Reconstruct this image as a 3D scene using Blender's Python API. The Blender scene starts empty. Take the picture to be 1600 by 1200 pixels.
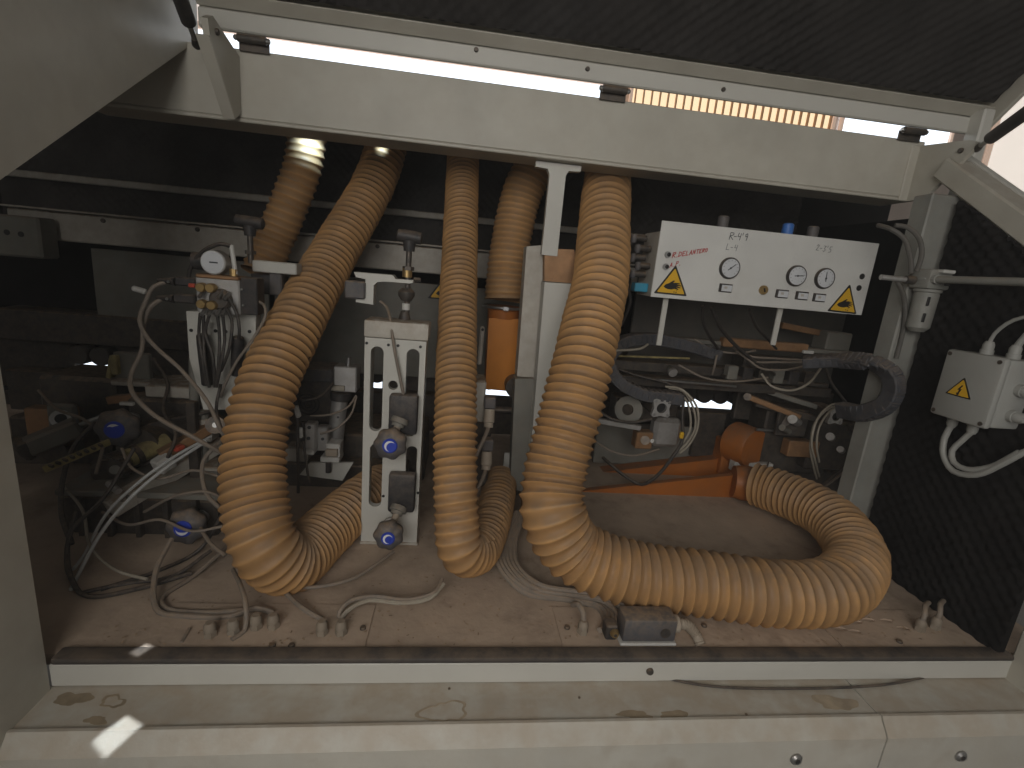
import bpy, bmesh, math, random
from mathutils import Vector, Matrix, noise as noise_mod
random.seed(7)
R = math.radians
S = bpy.context.scene
col = S.collection

# ------------------------------------------------------------------ camera
CAMX = Vector((0.9911469, -0.0989213, 0.0885573))      # right
CAMD = Vector((0.0630393, -0.2363984, -0.9696091))     # down
CAMF = Vector((0.1168498, 0.9666077, -0.2280696))      # forward
CAMP = Vector((0.0, 0.0, 0.65))
FPX = 760.0
cd = bpy.data.cameras.new('camera')
cam = bpy.data.objects.new('camera', cd)
col.objects.link(cam)
cd.sensor_width = 36.0
cd.lens = FPX / 1600 * 36
cd.clip_start = 0.02
cd.clip_end = 100
mw = Matrix.Identity(4)
for i in range(3):
    mw[i][0] = CAMX[i]; mw[i][1] = -CAMD[i]; mw[i][2] = -CAMF[i]; mw[i][3] = CAMP[i]
cam.matrix_world = mw
S.camera = cam

# ------------------------------------------------------------------ world, lamps, exposure
w = bpy.data.worlds.new('World'); S.world = w; w.use_nodes = True
bg = w.node_tree.nodes['Background']
bg.inputs[0].default_value = (1.0, 0.96, 0.9, 1); bg.inputs[1].default_value = 0.12

def area(name, loc, target, sx, sy, power, color, spread=180):
    ld = bpy.data.lights.new(name, 'AREA'); ld.shape = 'RECTANGLE'
    ld.size = sx; ld.size_y = sy; ld.energy = power; ld.color = color; ld.spread = R(spread)
    o = bpy.data.objects.new(name, ld); col.objects.link(o)
    o.location = loc
    o.rotation_euler = (Vector(target) - Vector(loc)).to_track_quat('-Z', 'Y').to_euler()
    return o
# soft daylight of the workshop coming in through the open front
area('workshop_daylight', (-0.38, -1.30, 1.18), (0.20, 0.95, 0.30), 1.6, 1.0, 25, (1.0, 0.975, 0.945))
# daylight from the windows behind the machine
area('window_daylight', (0.4, 2.35, 1.75), (0.3, 1.3, 1.0), 2.6, 0.5, 6, (0.86, 0.93, 1.0))
# narrow sun shafts on the sill, then two lamps added inside for hose glints
area('patch_lamp', (0.60, 0.05, 1.75), (-0.447, 0.612, -0.045), 0.042, 0.03, 0.009, (0.75, 0.87, 1.0), 0.3)
area('patch_lamp', (0.60, 0.14, 1.75), (-0.468, 0.71, 0.009), 0.026, 0.014, 0.003, (0.75, 0.87, 1.0), 0.3)
area('patch_lamp', (-0.34, 1.305, 1.055), (-0.418, 1.462, 0.945), 0.035, 0.035, 0.16, (0.42, 0.68, 1.0), 18)  # added inside, behind the beam, for the bright patch on the leftmost hose
area('patch_lamp', (-0.20, 1.32, 1.055), (-0.255, 1.57, 0.945), 0.012, 0.02, 0.018, (0.42, 0.68, 1.0), 8)  # added inside as well, for the glint on the thick hose
S.cycles.use_light_tree = False; S.cycles.use_adaptive_sampling = True; S.cycles.adaptive_threshold = 0.025; S.cycles.max_bounces = 5; S.cycles.diffuse_bounces = 3; S.cycles.glossy_bounces = 2; S.cycles.caustics_reflective = False; S.cycles.caustics_refractive = False
S.view_settings.view_transform = 'Standard'
S.view_settings.look = 'None'
S.view_settings.exposure = 0.2
S.view_settings.gamma = 1.0

# ------------------------------------------------------------------ helpers
def at(px, py, Y=None, Z=None, X=None):
    """pixel of the 1600x1200 photograph -> point on a plane of the place"""
    d = CAMX * (px - 800) + CAMD * (py - 600) + CAMF * FPX
    if Y is not None: t = (Y - CAMP.y) / d.y
    elif Z is not None: t = (Z - CAMP.z) / d.z
    else: t = (X - CAMP.x) / d.x
    return CAMP + d * t
def mpp(px, py, Y):
    return (at(px, py, Y=Y) - CAMP).dot(CAMF) / FPX        # metres per pixel there

MATS = {}
def mat(name, c, rough=0.5, metal=0.0, var=0.12, nscale=9.0, dust=0.0, dustc=(0.27, 0.195, 0.13), bump=0.0, bscale=180.0,
        stain=0.0, stainc=(0.16, 0.10, 0.055), emit=None, spec=0.4):
    m = bpy.data.materials.new(name); m.use_nodes = True
    nt = m.node_tree; N = nt.nodes; Lk = nt.links
    b = N['Principled BSDF']
    b.inputs['Roughness'].default_value = rough; b.inputs['Metallic'].default_value = metal
    b.inputs['Specular IOR Level'].default_value = spec
    tc = N.new('ShaderNodeNewGeometry')
    def noise(scale, detail=3, rgh=0.6):
        n = N.new('ShaderNodeTexNoise'); n.inputs['Scale'].default_value = scale
        n.inputs['Detail'].default_value = detail; n.inputs['Roughness'].default_value = rgh
        Lk.new(tc.outputs['Position'], n.inputs['Vector']); return n
    def mix(a, bcol, fac, mode='MIX'):
        x = N.new('ShaderNodeMix'); x.data_type = 'RGBA'; x.blend_type = mode
        if isinstance(a, tuple): x.inputs[6].default_value = (*a, 1)
        else: Lk.new(a, x.inputs[6])
        if isinstance(bcol, tuple): x.inputs[7].default_value = (*bcol, 1)
        else: Lk.new(bcol, x.inputs[7])
        if isinstance(fac, (int, float)): x.inputs[0].default_value = fac
        else: Lk.new(fac, x.inputs[0])
        return x.outputs[2]
    def ramp(src, lo, hi, v=1.0):
        r = N.new('ShaderNodeMapRange'); r.inputs[1].default_value = lo; r.inputs[2].default_value = hi
        r.inputs[4].default_value = v; Lk.new(src, r.inputs[0]); return r.outputs[0]
    n1 = noise(nscale)
    out = mix(tuple(x * (1 - var) for x in c), tuple(min(1, x * (1 + var)) for x in c), ramp(n1.outputs[0], 0.3, 0.7))
    if stain:
        n3 = noise(nscale * 0.7, 4, 0.65)
        out = mix(out, stainc, ramp(n3.outputs[0], 0.56, 0.68, stain))
    if dust:
        sep = N.new('ShaderNodeSeparateXYZ'); Lk.new(tc.outputs['Normal'], sep.inputs[0])
        n2 = noise(nscale * 3.1, 3, 0.7)
        up = ramp(sep.outputs[2], -0.1, 0.85, 1.0)
        mul = N.new('ShaderNodeMath'); mul.operation = 'MULTIPLY'; Lk.new(up, mul.inputs[0])
        Lk.new(ramp(n2.outputs[0], 0.25, 0.6, dust), mul.inputs[1])
        base = N.new('ShaderNodeMath'); base.operation = 'MULTIPLY_ADD'; base.use_clamp = True
        Lk.new(ramp(n2.outputs[0], 0.35, 0.75, dust * 0.3), base.inputs[0]); base.inputs[1].default_value = 1.0
        Lk.new(mul.outputs[0], base.inputs[2])
        out = mix(out, dustc, base.outputs[0])
    Lk.new(out, b.inputs['Base Color'])
    if emit:
        b.inputs['Emission Color'].default_value = (*emit[0], 1); b.inputs['Emission Strength'].default_value = emit[1]
    if bump:
        bp = N.new('ShaderNodeBump'); bp.inputs['Strength'].default_value = bump; bp.inputs['Distance'].default_value = 0.002
        Lk.new(noise(bscale, 1).outputs[0], bp.inputs['Height']); Lk.new(bp.outputs[0], b.inputs['Normal'])
    MATS[name] = m
    return m
BEIGE = (0.50, 0.475, 0.405)
mat('paint', BEIGE, 0.45, var=0.09, nscale=6, dust=0.4, stain=0.14, stainc=(0.38, 0.335, 0.26))
mat('paint_clean', (0.56, 0.545, 0.49), 0.42, var=0.05, nscale=4, dust=0.15)
mat('paint_ledge', (0.52, 0.495, 0.43), 0.5, var=0.08, nscale=6, dust=0.6, dustc=(0.41, 0.325, 0.235), stain=0.5, stainc=(0.27, 0.19, 0.12), bump=0.15)
mat('paint_dusty', (0.50, 0.47, 0.41), 0.55, var=0.1, nscale=14, dust=0.9, bump=0.2)
mat('deck', (0.42, 0.315, 0.23), 0.85, var=0.3, nscale=8, stain=0.7, stainc=(0.15, 0.095, 0.06), dust=0.55, dustc=(0.47, 0.36, 0.265), bump=0.5, bscale=90)
mat('foam_lid', (0.040, 0.037, 0.035), 0.95, var=0.2, nscale=10, dust=0.12, dustc=(0.11, 0.085, 0.065), spec=0.1)
mat('foam_rear_lit', (0.075, 0.068, 0.062), 0.95, var=0.25, nscale=8, spec=0.1)  # foam tone raised to put missing light into the rear panel
mat('foam', (0.011, 0.010, 0.0098), 0.95, var=0.35, nscale=12, dust=0.10, dustc=(0.10, 0.075, 0.055), spec=0.15)
mat('rubber', (0.05, 0.045, 0.042), 0.7, var=0.15, dust=0.35, nscale=9)
mat('black_plastic', (0.028, 0.028, 0.03), 0.5, var=0.2, dust=0.45, nscale=25)
mat('grey_plastic', (0.085, 0.085, 0.09), 0.55, var=0.15, dust=0.75, nscale=25)
mat('chain_plastic', (0.055, 0.06, 0.07), 0.6, var=0.2, dust=0.45, nscale=25)
mat('dark_metal', (0.075, 0.07, 0.065), 0.5, 0.5, var=0.25, dust=0.85, nscale=18)
mat('steel', (0.45, 0.45, 0.44), 0.35, 0.9, var=0.12, dust=0.3, nscale=22)
mat('alu', (0.55, 0.54, 0.52), 0.42, 0.6, var=0.1, dust=0.55, nscale=22)
mat('brass', (0.48, 0.33, 0.14), 0.4, 0.8, var=0.15, dust=0.35, nscale=30)
mat('bronze', (0.35, 0.19, 0.09), 0.5, 0.4, var=0.2, dust=0.5, nscale=30)
mat('orange_bright', (0.60, 0.21, 0.02), 0.45, var=0.12, nscale=8, dust=0.25, dustc=(0.30, 0.15, 0.07))
mat('orange', (0.40, 0.125, 0.02), 0.5, var=0.15, nscale=8, dust=0.75, dustc=(0.25, 0.13, 0.07))
mat('cable', (0.21, 0.18, 0.15), 0.6, var=0.15, nscale=30, dust=0.7, dustc=(0.30, 0.22, 0.15))
mat('cable_pale', (0.36, 0.325, 0.26), 0.5, var=0.12, nscale=30, dust=0.4)
mat('cable_black', (0.03, 0.028, 0.027), 0.55, var=0.2, nscale=30, dust=0.4)
mat('tube_clear', (0.5, 0.5, 0.48), 0.3, var=0.1, nscale=30)
mat('white_plastic', (0.58, 0.57, 0.53), 0.45, var=0.06, dust=0.3, nscale=20)
mat('white_print', (0.75, 0.75, 0.74), 0.5, var=0.02)
mat('dial', (0.62, 0.63, 0.64), 0.25, var=0.04)
mat('blue', (0.03, 0.06, 0.42), 0.35, var=0.08)
mat('blue_cap', (0.05, 0.17, 0.5), 0.45, var=0.1, dust=0.15)
mat('cyan', (0.04, 0.28, 0.42), 0.4, dust=0.4)
mat('yellow', (0.72, 0.42, 0.025), 0.5, var=0.06)
mat('print_black', (0.018, 0.017, 0.016), 0.55, var=0.05)
mat('ink_red', (0.45, 0.03, 0.025), 0.6, var=0.15, nscale=60)
mat('ink_black', (0.06, 0.065, 0.07), 0.6, var=0.2, nscale=60)
mat('red', (0.45, 0.06, 0.03), 0.5, dust=0.3)
mat('scale_yellow', (0.38, 0.31, 0.13), 0.5, var=0.35, nscale=45, dust=0.3)
mat('gland', (0.26, 0.22, 0.17), 0.6, var=0.15, dust=0.6)
mat('post_grey', (0.25, 0.25, 0.225), 0.55, var=0.15, nscale=14, dust=0.4)
mat('box_grey', (0.33, 0.33, 0.305), 0.5, var=0.06, dust=0.2)
mat('panel_white', (0.66, 0.65, 0.61), 0.42, var=0.07, nscale=8, stain=0.25, stainc=(0.52, 0.48, 0.41))
mat('block_plastic', (0.03, 0.03, 0.032), 0.55, var=0.15, dust=0.75, dustc=(0.2, 0.155, 0.12), nscale=25)
mat('cable_dim', (0.10, 0.095, 0.085), 0.6, var=0.15, dust=0.3)
mat('stain', (0.30, 0.235, 0.155), 0.6, var=0.2, nscale=40)
mat('stain_light', (0.40, 0.32, 0.225), 0.6, var=0.2, nscale=40)
mat('concrete', (0.24, 0.225, 0.205), 0.8, var=0.15, nscale=3)
mat('chips', (0.34, 0.24, 0.15), 0.9, var=0.5, nscale=60)
mat('rear_dim', (0.11, 0.105, 0.092), 0.6, var=0.2, nscale=10, dust=0.4)
mat('grey_plate', (0.20, 0.195, 0.17), 0.6, var=0.2, nscale=10, dust=0.5)
mat('conduit', (0.38, 0.32, 0.25), 0.6, dust=0.5)
mat('workshop', (0.55, 0.46, 0.40), 0.8, var=0.05)
mat('window_cool', (0.7, 0.8, 0.9), 0.4, emit=((0.82, 0.91, 1.0), 1.7))
mat('window_warm', (0.9, 0.7, 0.5), 0.4, emit=((1.0, 0.76, 0.48), 1.0))
mat('wall_glow', (0.9, 0.75, 0.68), 0.4, emit=((1.0, 0.88, 0.79), 0.75))
mat('cream_glow', (0.9, 0.82, 0.75), 0.4, emit=((1.0, 0.90, 0.80), 0.72))
mat('frame_glow', (0.6, 0.45, 0.36), 0.7, emit=((1.0, 0.72, 0.55), 0.35))  # frames glow in place of daylight falling on them

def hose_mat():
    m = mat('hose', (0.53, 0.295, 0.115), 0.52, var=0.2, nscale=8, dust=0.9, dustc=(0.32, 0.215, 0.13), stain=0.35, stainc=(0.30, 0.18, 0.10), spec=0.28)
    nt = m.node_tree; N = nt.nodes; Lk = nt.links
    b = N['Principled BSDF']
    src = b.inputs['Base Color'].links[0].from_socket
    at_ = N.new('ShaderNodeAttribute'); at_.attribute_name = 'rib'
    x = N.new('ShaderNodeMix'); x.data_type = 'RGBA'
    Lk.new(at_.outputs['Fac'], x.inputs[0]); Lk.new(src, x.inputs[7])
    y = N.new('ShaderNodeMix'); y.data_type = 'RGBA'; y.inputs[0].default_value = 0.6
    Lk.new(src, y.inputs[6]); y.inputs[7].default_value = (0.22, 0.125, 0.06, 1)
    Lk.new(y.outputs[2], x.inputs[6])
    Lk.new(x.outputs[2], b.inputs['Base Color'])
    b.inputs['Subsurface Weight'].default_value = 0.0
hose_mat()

ORG = {}     # world origin of each object
def tag(o, label=None, cat=None, group=None, kind=None):
    if label: o['label'] = label
    if cat: o['category'] = cat
    if group: o['group'] = group
    if kind: o['kind'] = kind
    return o
def thing(name, loc, label, cat, group=None):
    o = bpy.data.objects.new(name, None); o.empty_display_size = 0.02
    o.location = loc; col.objects.link(o); ORG[o] = Vector(loc)
    return tag(o, label, cat, group)

def frame_of(d):
    d = d.normalized(); u = Vector((0, 0, 1)) if abs(d.z) < 0.9 else Vector((0, 1, 0))
    a = d.cross(u).normalized(); return a, a.cross(d).normalized()
def catmull(pts, step=0.012):
    P = [Vector(p) for p in pts]
    if len(P) == 2: return P
    P = [P[0] * 2 - P[1]] + P + [P[-1] * 2 - P[-2]]
    out = []
    for i in range(1, len(P) - 2):
        n = max(2, int((P[i + 1] - P[i]).length / step))
        t0 = 0.0
        def tj(ti, a, b): return ti + max(1e-5, (b - a).length) ** 0.5
        t1 = tj(t0, P[i - 1], P[i]); t2 = tj(t1, P[i], P[i + 1]); t3 = tj(t2, P[i + 1], P[i + 2])
        for k in range(n):
            t = t1 + (t2 - t1) * k / n
            A1 = P[i - 1] * ((t1 - t) / (t1 - t0)) + P[i] * ((t - t0) / (t1 - t0))
            A2 = P[i] * ((t2 - t) / (t2 - t1)) + P[i + 1] * ((t - t1) / (t2 - t1))
            A3 = P[i + 1] * ((t3 - t) / (t3 - t2)) + P[i + 2] * ((t - t2) / (t3 - t2))
            B1 = A1 * ((t2 - t) / (t2 - t0)) + A2 * ((t - t0) / (t2 - t0))
            B2 = A2 * ((t3 - t) / (t3 - t1)) + A3 * ((t - t1) / (t3 - t1))
            out.append(B1 * ((t2 - t) / (t2 - t1)) + B2 * ((t - t1) / (t2 - t1)))
    out.append(P[-2]); return out

class MB:
    def __init__(s): s.bm = bmesh.new()
    def box(s, c, size, bev=0.0, rot=None, seg=1):
        M = Matrix.Translation(Vector(c)) @ (rot.to_4x4() if rot else Matrix.Identity(4)) @ Matrix.Diagonal((*size, 1))
        g = bmesh.ops.create_cube(s.bm, size=1, matrix=M)
        if bev:
            ed = list({e for v in g['verts'] for e in v.link_edges})
            bmesh.ops.bevel(s.bm, geom=ed, offset=bev, segments=seg, affect='EDGES', profile=0.5)
        return s
    def beam(s, p0, p1, wx, wz, bev=0.0, up=None):
        p0 = Vector(p0); p1 = Vector(p1); d = (p1 - p0); L = d.length; d.normalize()
        u = Vector(up) if up else (Vector((0, 0, 1)) if abs(d.z) < 0.9 else Vector((0, 1, 0)))
        a = d.cross(u).normalized(); b = a.cross(d).normalized()
        rot = Matrix((d, a, b)).transposed()
        return s.box((p0 + p1) / 2, (L, wx, wz), bev, rot)
    def cyl(s, p0, p1, r0, r1=None, n=20, caps=True):
        p0 = Vector(p0); p1 = Vector(p1); r1 = r0 if r1 is None else r1
        return s.lathe(p0, p1 - p0, [(0, r0), (1, r1)], n, caps)
    def lathe(s, p, d, prof, n=20, caps=True, lobes=0, amp=0.0):
        d = Vector(d); L = d.length; a, b = frame_of(d); dn = d.normalized(); p = Vector(p)
        rings = []
        for t, r in prof:
            c = p + dn * (t * L); ring = []
            for k in range(n):
                th = 2 * math.pi * k / n
                rr = r * (1 + amp * math.cos(lobes * th)) if lobes else r
                ring.append(s.bm.verts.new(c + a * (rr * math.cos(th)) + b * (rr * math.sin(th))))
            rings.append(ring)
        for i in range(len(rings) - 1):
            for k in range(n):
                s.bm.faces.new((rings[i][k], rings[i][(k + 1) % n], rings[i + 1][(k + 1) % n], rings[i + 1][k]))
        if caps:
            s.bm.faces.new(list(reversed(rings[0]))); s.bm.faces.new(rings[-1])
        return s
    def tube(s, pts, r, n=8, step=0.012, smooth=True):
        P = catmull(pts, step) if smooth else [Vector(p) for p in pts]
        T = [(P[min(i + 1, len(P) - 1)] - P[max(i - 1, 0)]).normalized() for i in range(len(P))]
        a, b = frame_of(T[0]); rings = []
        for i, p in enumerate(P):
            a = (a - T[i] * a.dot(T[i])).normalized(); b = T[i].cross(a)
            rr = r(i / (len(P) - 1)) if callable(r) else r
            rings.append([s.bm.verts.new(p + a * (rr * math.cos(2 * math.pi * k / n)) + b * (rr * math.sin(2 * math.pi * k / n))) for k in range(n)])
        for i in range(len(rings) - 1):
            for k in range(n):
                s.bm.faces.new((rings[i][k], rings[i][(k + 1) % n], rings[i + 1][(k + 1) % n], rings[i + 1][k]))
        s.bm.faces.new(list(reversed(rings[0]))); s.bm.faces.new(rings[-1])
        return s
    def plate(s, outline, holes, o, u, v, n, th, bev=0):
        """flat plate: outline and holes are 2-D loops (u, v) from origin o; front face at o, thickness th along n"""
        o = Vector(o); u = Vector(u); v = Vector(v); n = Vector(n)
        t = bmesh.new(); edges = []
        for loop in [outline] + list(holes):
            vs = [t.verts.new(o + u * x + v * y) for x, y in loop]
            edges += [t.edges.new((vs[i], vs[(i + 1) % len(vs)])) for i in range(len(vs))]
        bmesh.ops.triangle_fill(t, use_beauty=True, use_dissolve=False, edges=edges)
        ext = bmesh.ops.extrude_face_region(t, geom=list(t.faces))
        vv = [x for x in ext['geom'] if isinstance(x, bmesh.types.BMVert)]
        bmesh.ops.translate(t, verts=vv, vec=n * th)
        bmesh.ops.recalc_face_normals(t, faces=list(t.faces))
        me = bpy.data.meshes.new('tmp'); t.to_mesh(me); t.free(); s.bm.from_mesh(me); bpy.data.meshes.remove(me)
        return s
    def build(s, name, m, parent=None, label=None, cat=None, group=None, kind=None, sharp=35, origin=None):
        bm = s.bm
        bmesh.ops.recalc_face_normals(bm, faces=list(bm.faces)) if not getattr(s, 'norecalc', False) else None
        if parent is not None: org = ORG[parent]
        elif origin is not None: org = Vector(origin)
        else:
            xs = [v.co.x for v in bm.verts]; ys = [v.co.y for v in bm.verts]; zs = [v.co.z for v in bm.verts]
            org = Vector(((min(xs) + max(xs)) / 2, (min(ys) + max(ys)) / 2, min(zs)))
        bmesh.ops.translate(bm, verts=list(bm.verts), vec=-org)
        me = bpy.data.meshes.new(name); bm.to_mesh(me); bm.free()
        me.materials.append(MATS[m])
        me.polygons.foreach_set('use_smooth', [True] * len(me.polygons))
        me.set_sharp_from_angle(angle=R(sharp))
        o = bpy.data.objects.new(name, me); col.objects.link(o); ORG[o] = org
        if parent is not None: o.parent = parent
        else: o.location = org
        return tag(o, label, cat, group, kind)

def rbox(x0, y0, x1, y1, Y, depth):
    """box whose front face spans a pixel rectangle at depth Y: centre, size"""
    ym = (y0 + y1) / 2; xm = (x0 + x1) / 2
    a = at(x0, ym, Y=Y); b = at(x1, ym, Y=Y); t = at(xm, y0, Y=Y); bo = at(xm, y1, Y=Y)
    return ((a.x + b.x) / 2, Y + depth / 2, (t.z + bo.z) / 2), (abs(b.x - a.x), depth, abs(t.z - bo.z))
def path(pts):
    out = []
    for p in pts:
        if len(p) == 3: out.append(at(p[0], p[1], Y=p[2]))
        else: out.append(at(p[0], p[1], Z=p[3]))
    return out
def cable(name, pts, r, m, label, cat='cable', group=None, n=8):
    return MB().tube(path(pts), r, n).build(name, m, None, label, cat, group)
def screw(parent, p, d, r=0.006, name='screw', m='dark_metal'):
    d = Vector(d).normalized(); p = Vector(p)
    b = MB(); b.lathe(p, d * r * 0.8, [(0, r), (0.6, r), (1, r * 0.8)], 12)
    o = b.build(name, m, parent); return o
YN = Vector((0, -1, 0))

# ------------------------------------------------------------------ setting: floor, workshop wall behind
RY = 0.69            # front face of the rail
deck = MB().box((-0.2, 1.36, -0.01), (2.9, 1.30, 0.02)).build('floor', 'deck', kind='structure')
def gland_plate(xa, xb, holes=()):
    o = Vector((0, 0.712, 0.0035)); y1 = 0.115
    hs = [[(x + 0.014 * math.cos(a) , y + 0.006 * math.sin(a)) for a in [i * math.pi / 6 for i in range(12)]] for x, y in holes]
    b = MB(); b.plate([(xa, 0), (xb, 0), (xb, y1), (xa, y1)], hs, o, (1, 0, 0), (0, 1, 0), (0, 0, -1), 0.0028)
    return b.build('cover_plate', 'deck', deck)
xs = [at(p, 985, Z=0).x for p in (235, 577, 872, 1266, 1290, 1530)]
gland_plate(xs[0], xs[1]); gland_plate(xs[2], xs[3])
hl = [(at(px, py, Z=0).x, at(px, py, Z=0).y - 0.712) for px, py in ((1312, 985), (1337, 974), (1334, 989), (1357, 971), (1384, 972), (1410, 984))]
gland_plate(xs[4], xs[5], [h for h in hl if 0.012 < h[1] < 0.103])
for px, py in ((425, 1010), (567, 982), (886, 981), (1100, 978), (1405, 1003), (455, 1010)):
    p = at(px, py, Z=0.004); screw(deck, (p.x, max(p.y, 0.722), 0.0036), (0, 0, 1), 0.0055)

WY = 2.75
wall = MB().box((0.6, WY + 0.06, 1.2), (9.0, 0.1, 3.4)).build('wall_back', 'workshop', kind='structure')

MB().box((0.6, 0.0, -0.92), (9.0, 5.6, 0.04)).build('ground', 'concrete', kind='structure')
def win(name, x0, y0, x1, y1, m, label, slats=0, group=None):
    """window or added glowing pane in the workshop wall seen past the beam; corners given as left and right px with top, bottom at each"""
    a = at(x0, y0[0], Y=WY); b = at(x0, y0[1], Y=WY); c_ = at(x1, y1[0], Y=WY); d = at(x1, y1[1], Y=WY)
    zt = (a.z + c_.z) / 2; zb = (b.z + d.z) / 2; xa = (a.x + b.x) / 2; xb = (c_.x + d.x) / 2
    t = thing(name, (xa, WY, zb), label, 'window', group)
    MB().box(((xa + xb) / 2, WY - 0.004, (zt + zb) / 2), (xb - xa, 0.006, zt - zb)).build('pane', m, t)
    f = MB()
    for z in (zt, zb): f.box(((xa + xb) / 2, WY - 0.012, z), (xb - xa + 0.03, 0.024, 0.014))
    for x in (xa, xb): f.box((x, WY - 0.012, (zt + zb) / 2), (0.014, 0.022, zt - zb - 0.015))
    f.build('frame', 'frame_glow', t)
    for k in range(slats):
        x = xa + (xb - xa) * (k + 0.5) / slats
        MB().box((x, WY - 0.018, (zt + zb) / 2), (0.0035, 0.02, zt - zb)).build('slat', 'bronze', t)
    return t
win('window', 150, (14, 110), 970, (143, 200), 'window_cool', 'bluish white window strip behind the beam, left of centre')
win('window', 150, (-50, 9), 970, (95, 138), 'wall_glow', 'pinkish wall strip above the bluish window behind the beam, given its own glow')  # lit wall strip drawn as a glowing pane
win('window', 985, (128, 168), 1300, (172, 206), 'window_warm', 'warm lit window with vertical bars behind the beam, right of centre', 26)
win('window', 1310, (165, 240), 1480, (185, 260), 'window_cool', 'short bluish window behind the right hinge')
win('window', 1530, (120, 420), 1900, (150, 450), 'cream_glow', 'bright cream glowing pane for the lit workshop wall at the right edge beyond the sloped frame')  # glowing pane stands in for the lit workshop wall

# ------------------------------------------------------------------ front rail, ledges
XL, XR = -0.59, 1.12
t = thing('front_rail', (0.26, RY, -0.045), 'long white front rail with black rubber seal along the opening', 'rail')
MB().box((0.262, RY + 0.0105, -0.022), (1.708, 0.021, 0.040), 0.002).build('rail', 'paint_clean', t)
b = MB(); b.box((0.262, RY + 0.0125, 0.004), (1.70, 0.028, 0.0115), 0.004, seg=2); b.build('rubber_seal', 'rubber', t)
p = at(1015, 1048, Y=RY); screw(t, (p.x, RY, p.z), YN, 0.0065)
LZ = -0.043
def ledge(name, xa, xb, label, screws):
    t = thing(name, ((xa + xb) / 2, 0.60, LZ - 0.3), label, 'cover')
    # sheet: ledge, raised edge, slanted nose, front skirt
    prof = [(RY + 0.003, LZ), (0.618, LZ), (0.616, LZ + 0.004), (0.611, LZ + 0.004), (0.6085, LZ - 0.001), (0.596, LZ - 0.0155), (0.592, LZ - 0.022), (0.592, LZ - 0.30)]
    b = MB(); N_ = len(prof); n = 2
    ra = [b.bm.verts.new((xa, y, z)) for y, z in prof]; rb = [b.bm.verts.new((xb, y, z)) for y, z in prof]
    ra2 = [b.bm.verts.new((xa, y + 0.002, z - 0.003)) for y, z in prof]; rb2 = [b.bm.verts.new((xb, y + 0.002, z - 0.003)) for y, z in prof]
    for i in range(N_ - 1):
        b.bm.faces.new((ra[i], ra[i + 1], rb[i + 1], rb[i])); b.bm.faces.new((ra2[i + 1], ra2[i], rb2[i], rb2[i + 1]))
        b.bm.faces.new((ra[i + 1], ra[i], ra2[i], ra2[i + 1])); b.bm.faces.new((rb[i], rb[i + 1], rb2[i + 1], rb2[i]))
    b.bm.faces.new((ra[0], rb[0], rb2[0], ra2[0])); b.bm.faces.new((rb[-1], ra[-1], ra2[-1], rb2[-1]))
    b.build('cover_sheet', 'paint_ledge', t, sharp=25)
    for px, py in screws:
        p = at(px, py, Y=0.592)
        b = MB(); b.lathe((p.x, 0.592, p.z), (0, -0.006, 0), [(0, 0.0105), (0.5, 0.0105), (1, 0.007)], 18)
        s_ = b.build('screw', 'steel', t)
        MB().lathe((p.x, 0.5862, p.z), (0, -0.0006, 0), [(0, 0.0045), (1, 0.0045)], 6).build('hex_socket', 'black_plastic', s_)
    return t
xj = at(1352, 1095, Z=LZ).x
lc = ledge('lower_cover', -0.72, xj - 0.0015, 'long beige dusty ledge and front cover under the rail, stained at left', [(1243, 1185)])
ledge('lower_cover', xj + 0.0015, 1.35, 'short beige ledge and front cover at the right of the joint', [(1500, 1180)])
for px, py in ((702, 1076), (1166, 1116), (905, 1090)):
    p = at(px, py, Z=LZ); MB().cyl((p.x, p.y, LZ - 0.001), (p.x, p.y, LZ + 0.0008), 0.0022, n=10).build('rivet', 'dark_metal', lc)
def stain(cx, cy, rx, ry, m, seed, hole=None):
    q = random.Random(seed); ph = [q.uniform(0, 6.28) for _ in range(5)]; p = at(cx, cy, Z=LZ); kx = mpp(cx, cy, p.y)
    def loop(k):
        out = []
        for i in range(48):
            a = 2 * math.pi * i / 48; f = 1 + 0.22 * math.sin(2 * a + ph[0]) + 0.13 * math.sin(3 * a + ph[1]) + 0.08 * math.sin(5 * a + ph[2]) + 0.05 * math.sin(9 * a + ph[3])
            out.append((k * f * rx * kx * math.cos(a), max(-0.5, min(0.5, k * f * ry * kx * 1.5 * math.sin(a)))))
        return out
    b = MB(); b.plate(loop(1), [loop(hole)] if hole else [], (p.x, p.y, LZ + 0.0005), (1, 0, 0), (0, 1, 0), (0, 0, 1), -0.0004)
    b.build('stain', m, lc)
stain(114, 1092, 22, 9, 'stain', 4); stain(176, 1096, 17, 8, 'stain', 9, 0.72); stain(150, 1126, 16, 5, 'stain', 12)
stain(695, 1112, 32, 14, 'stain_light', 21, 0.86); stain(1052, 1118, 22, 6, 'stain', 31); stain(992, 1117, 26, 5, 'stain', 35); stain(1305, 1098, 30, 10, 'stain_light', 41)
cable('cable', [(1040, 1060, 0, LZ + .003), (1110, 1072, 0, LZ + .003), (1240, 1076, 0, LZ + .003), (1380, 1070, 0, LZ + .003), (1455, 1056, 0, LZ + .003)], 0.0022, 'rubber', 'thin dark rubber strip sagging below the front rail at right', 'strip')

# cabinet whose flat side bounds the view at the left
b = MB()
pl = [(0.686, -0.6), (0.686, 0.676), (1.247, 1.068), (1.25, 1.75), (-0.25, 1.75), (-0.25, -0.6)]  # unseen near end drawn out towards the viewer to shade the left bay
b.plate(pl, [], (XL, 0, 0), (0, 1, 0), (0, 0, 1), (-1, 0, 0), 0.45)
b.build('cabinet', 'paint', None, 'large flat beige side of the neighbouring cabinet at the left edge', 'cabinet')

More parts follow.
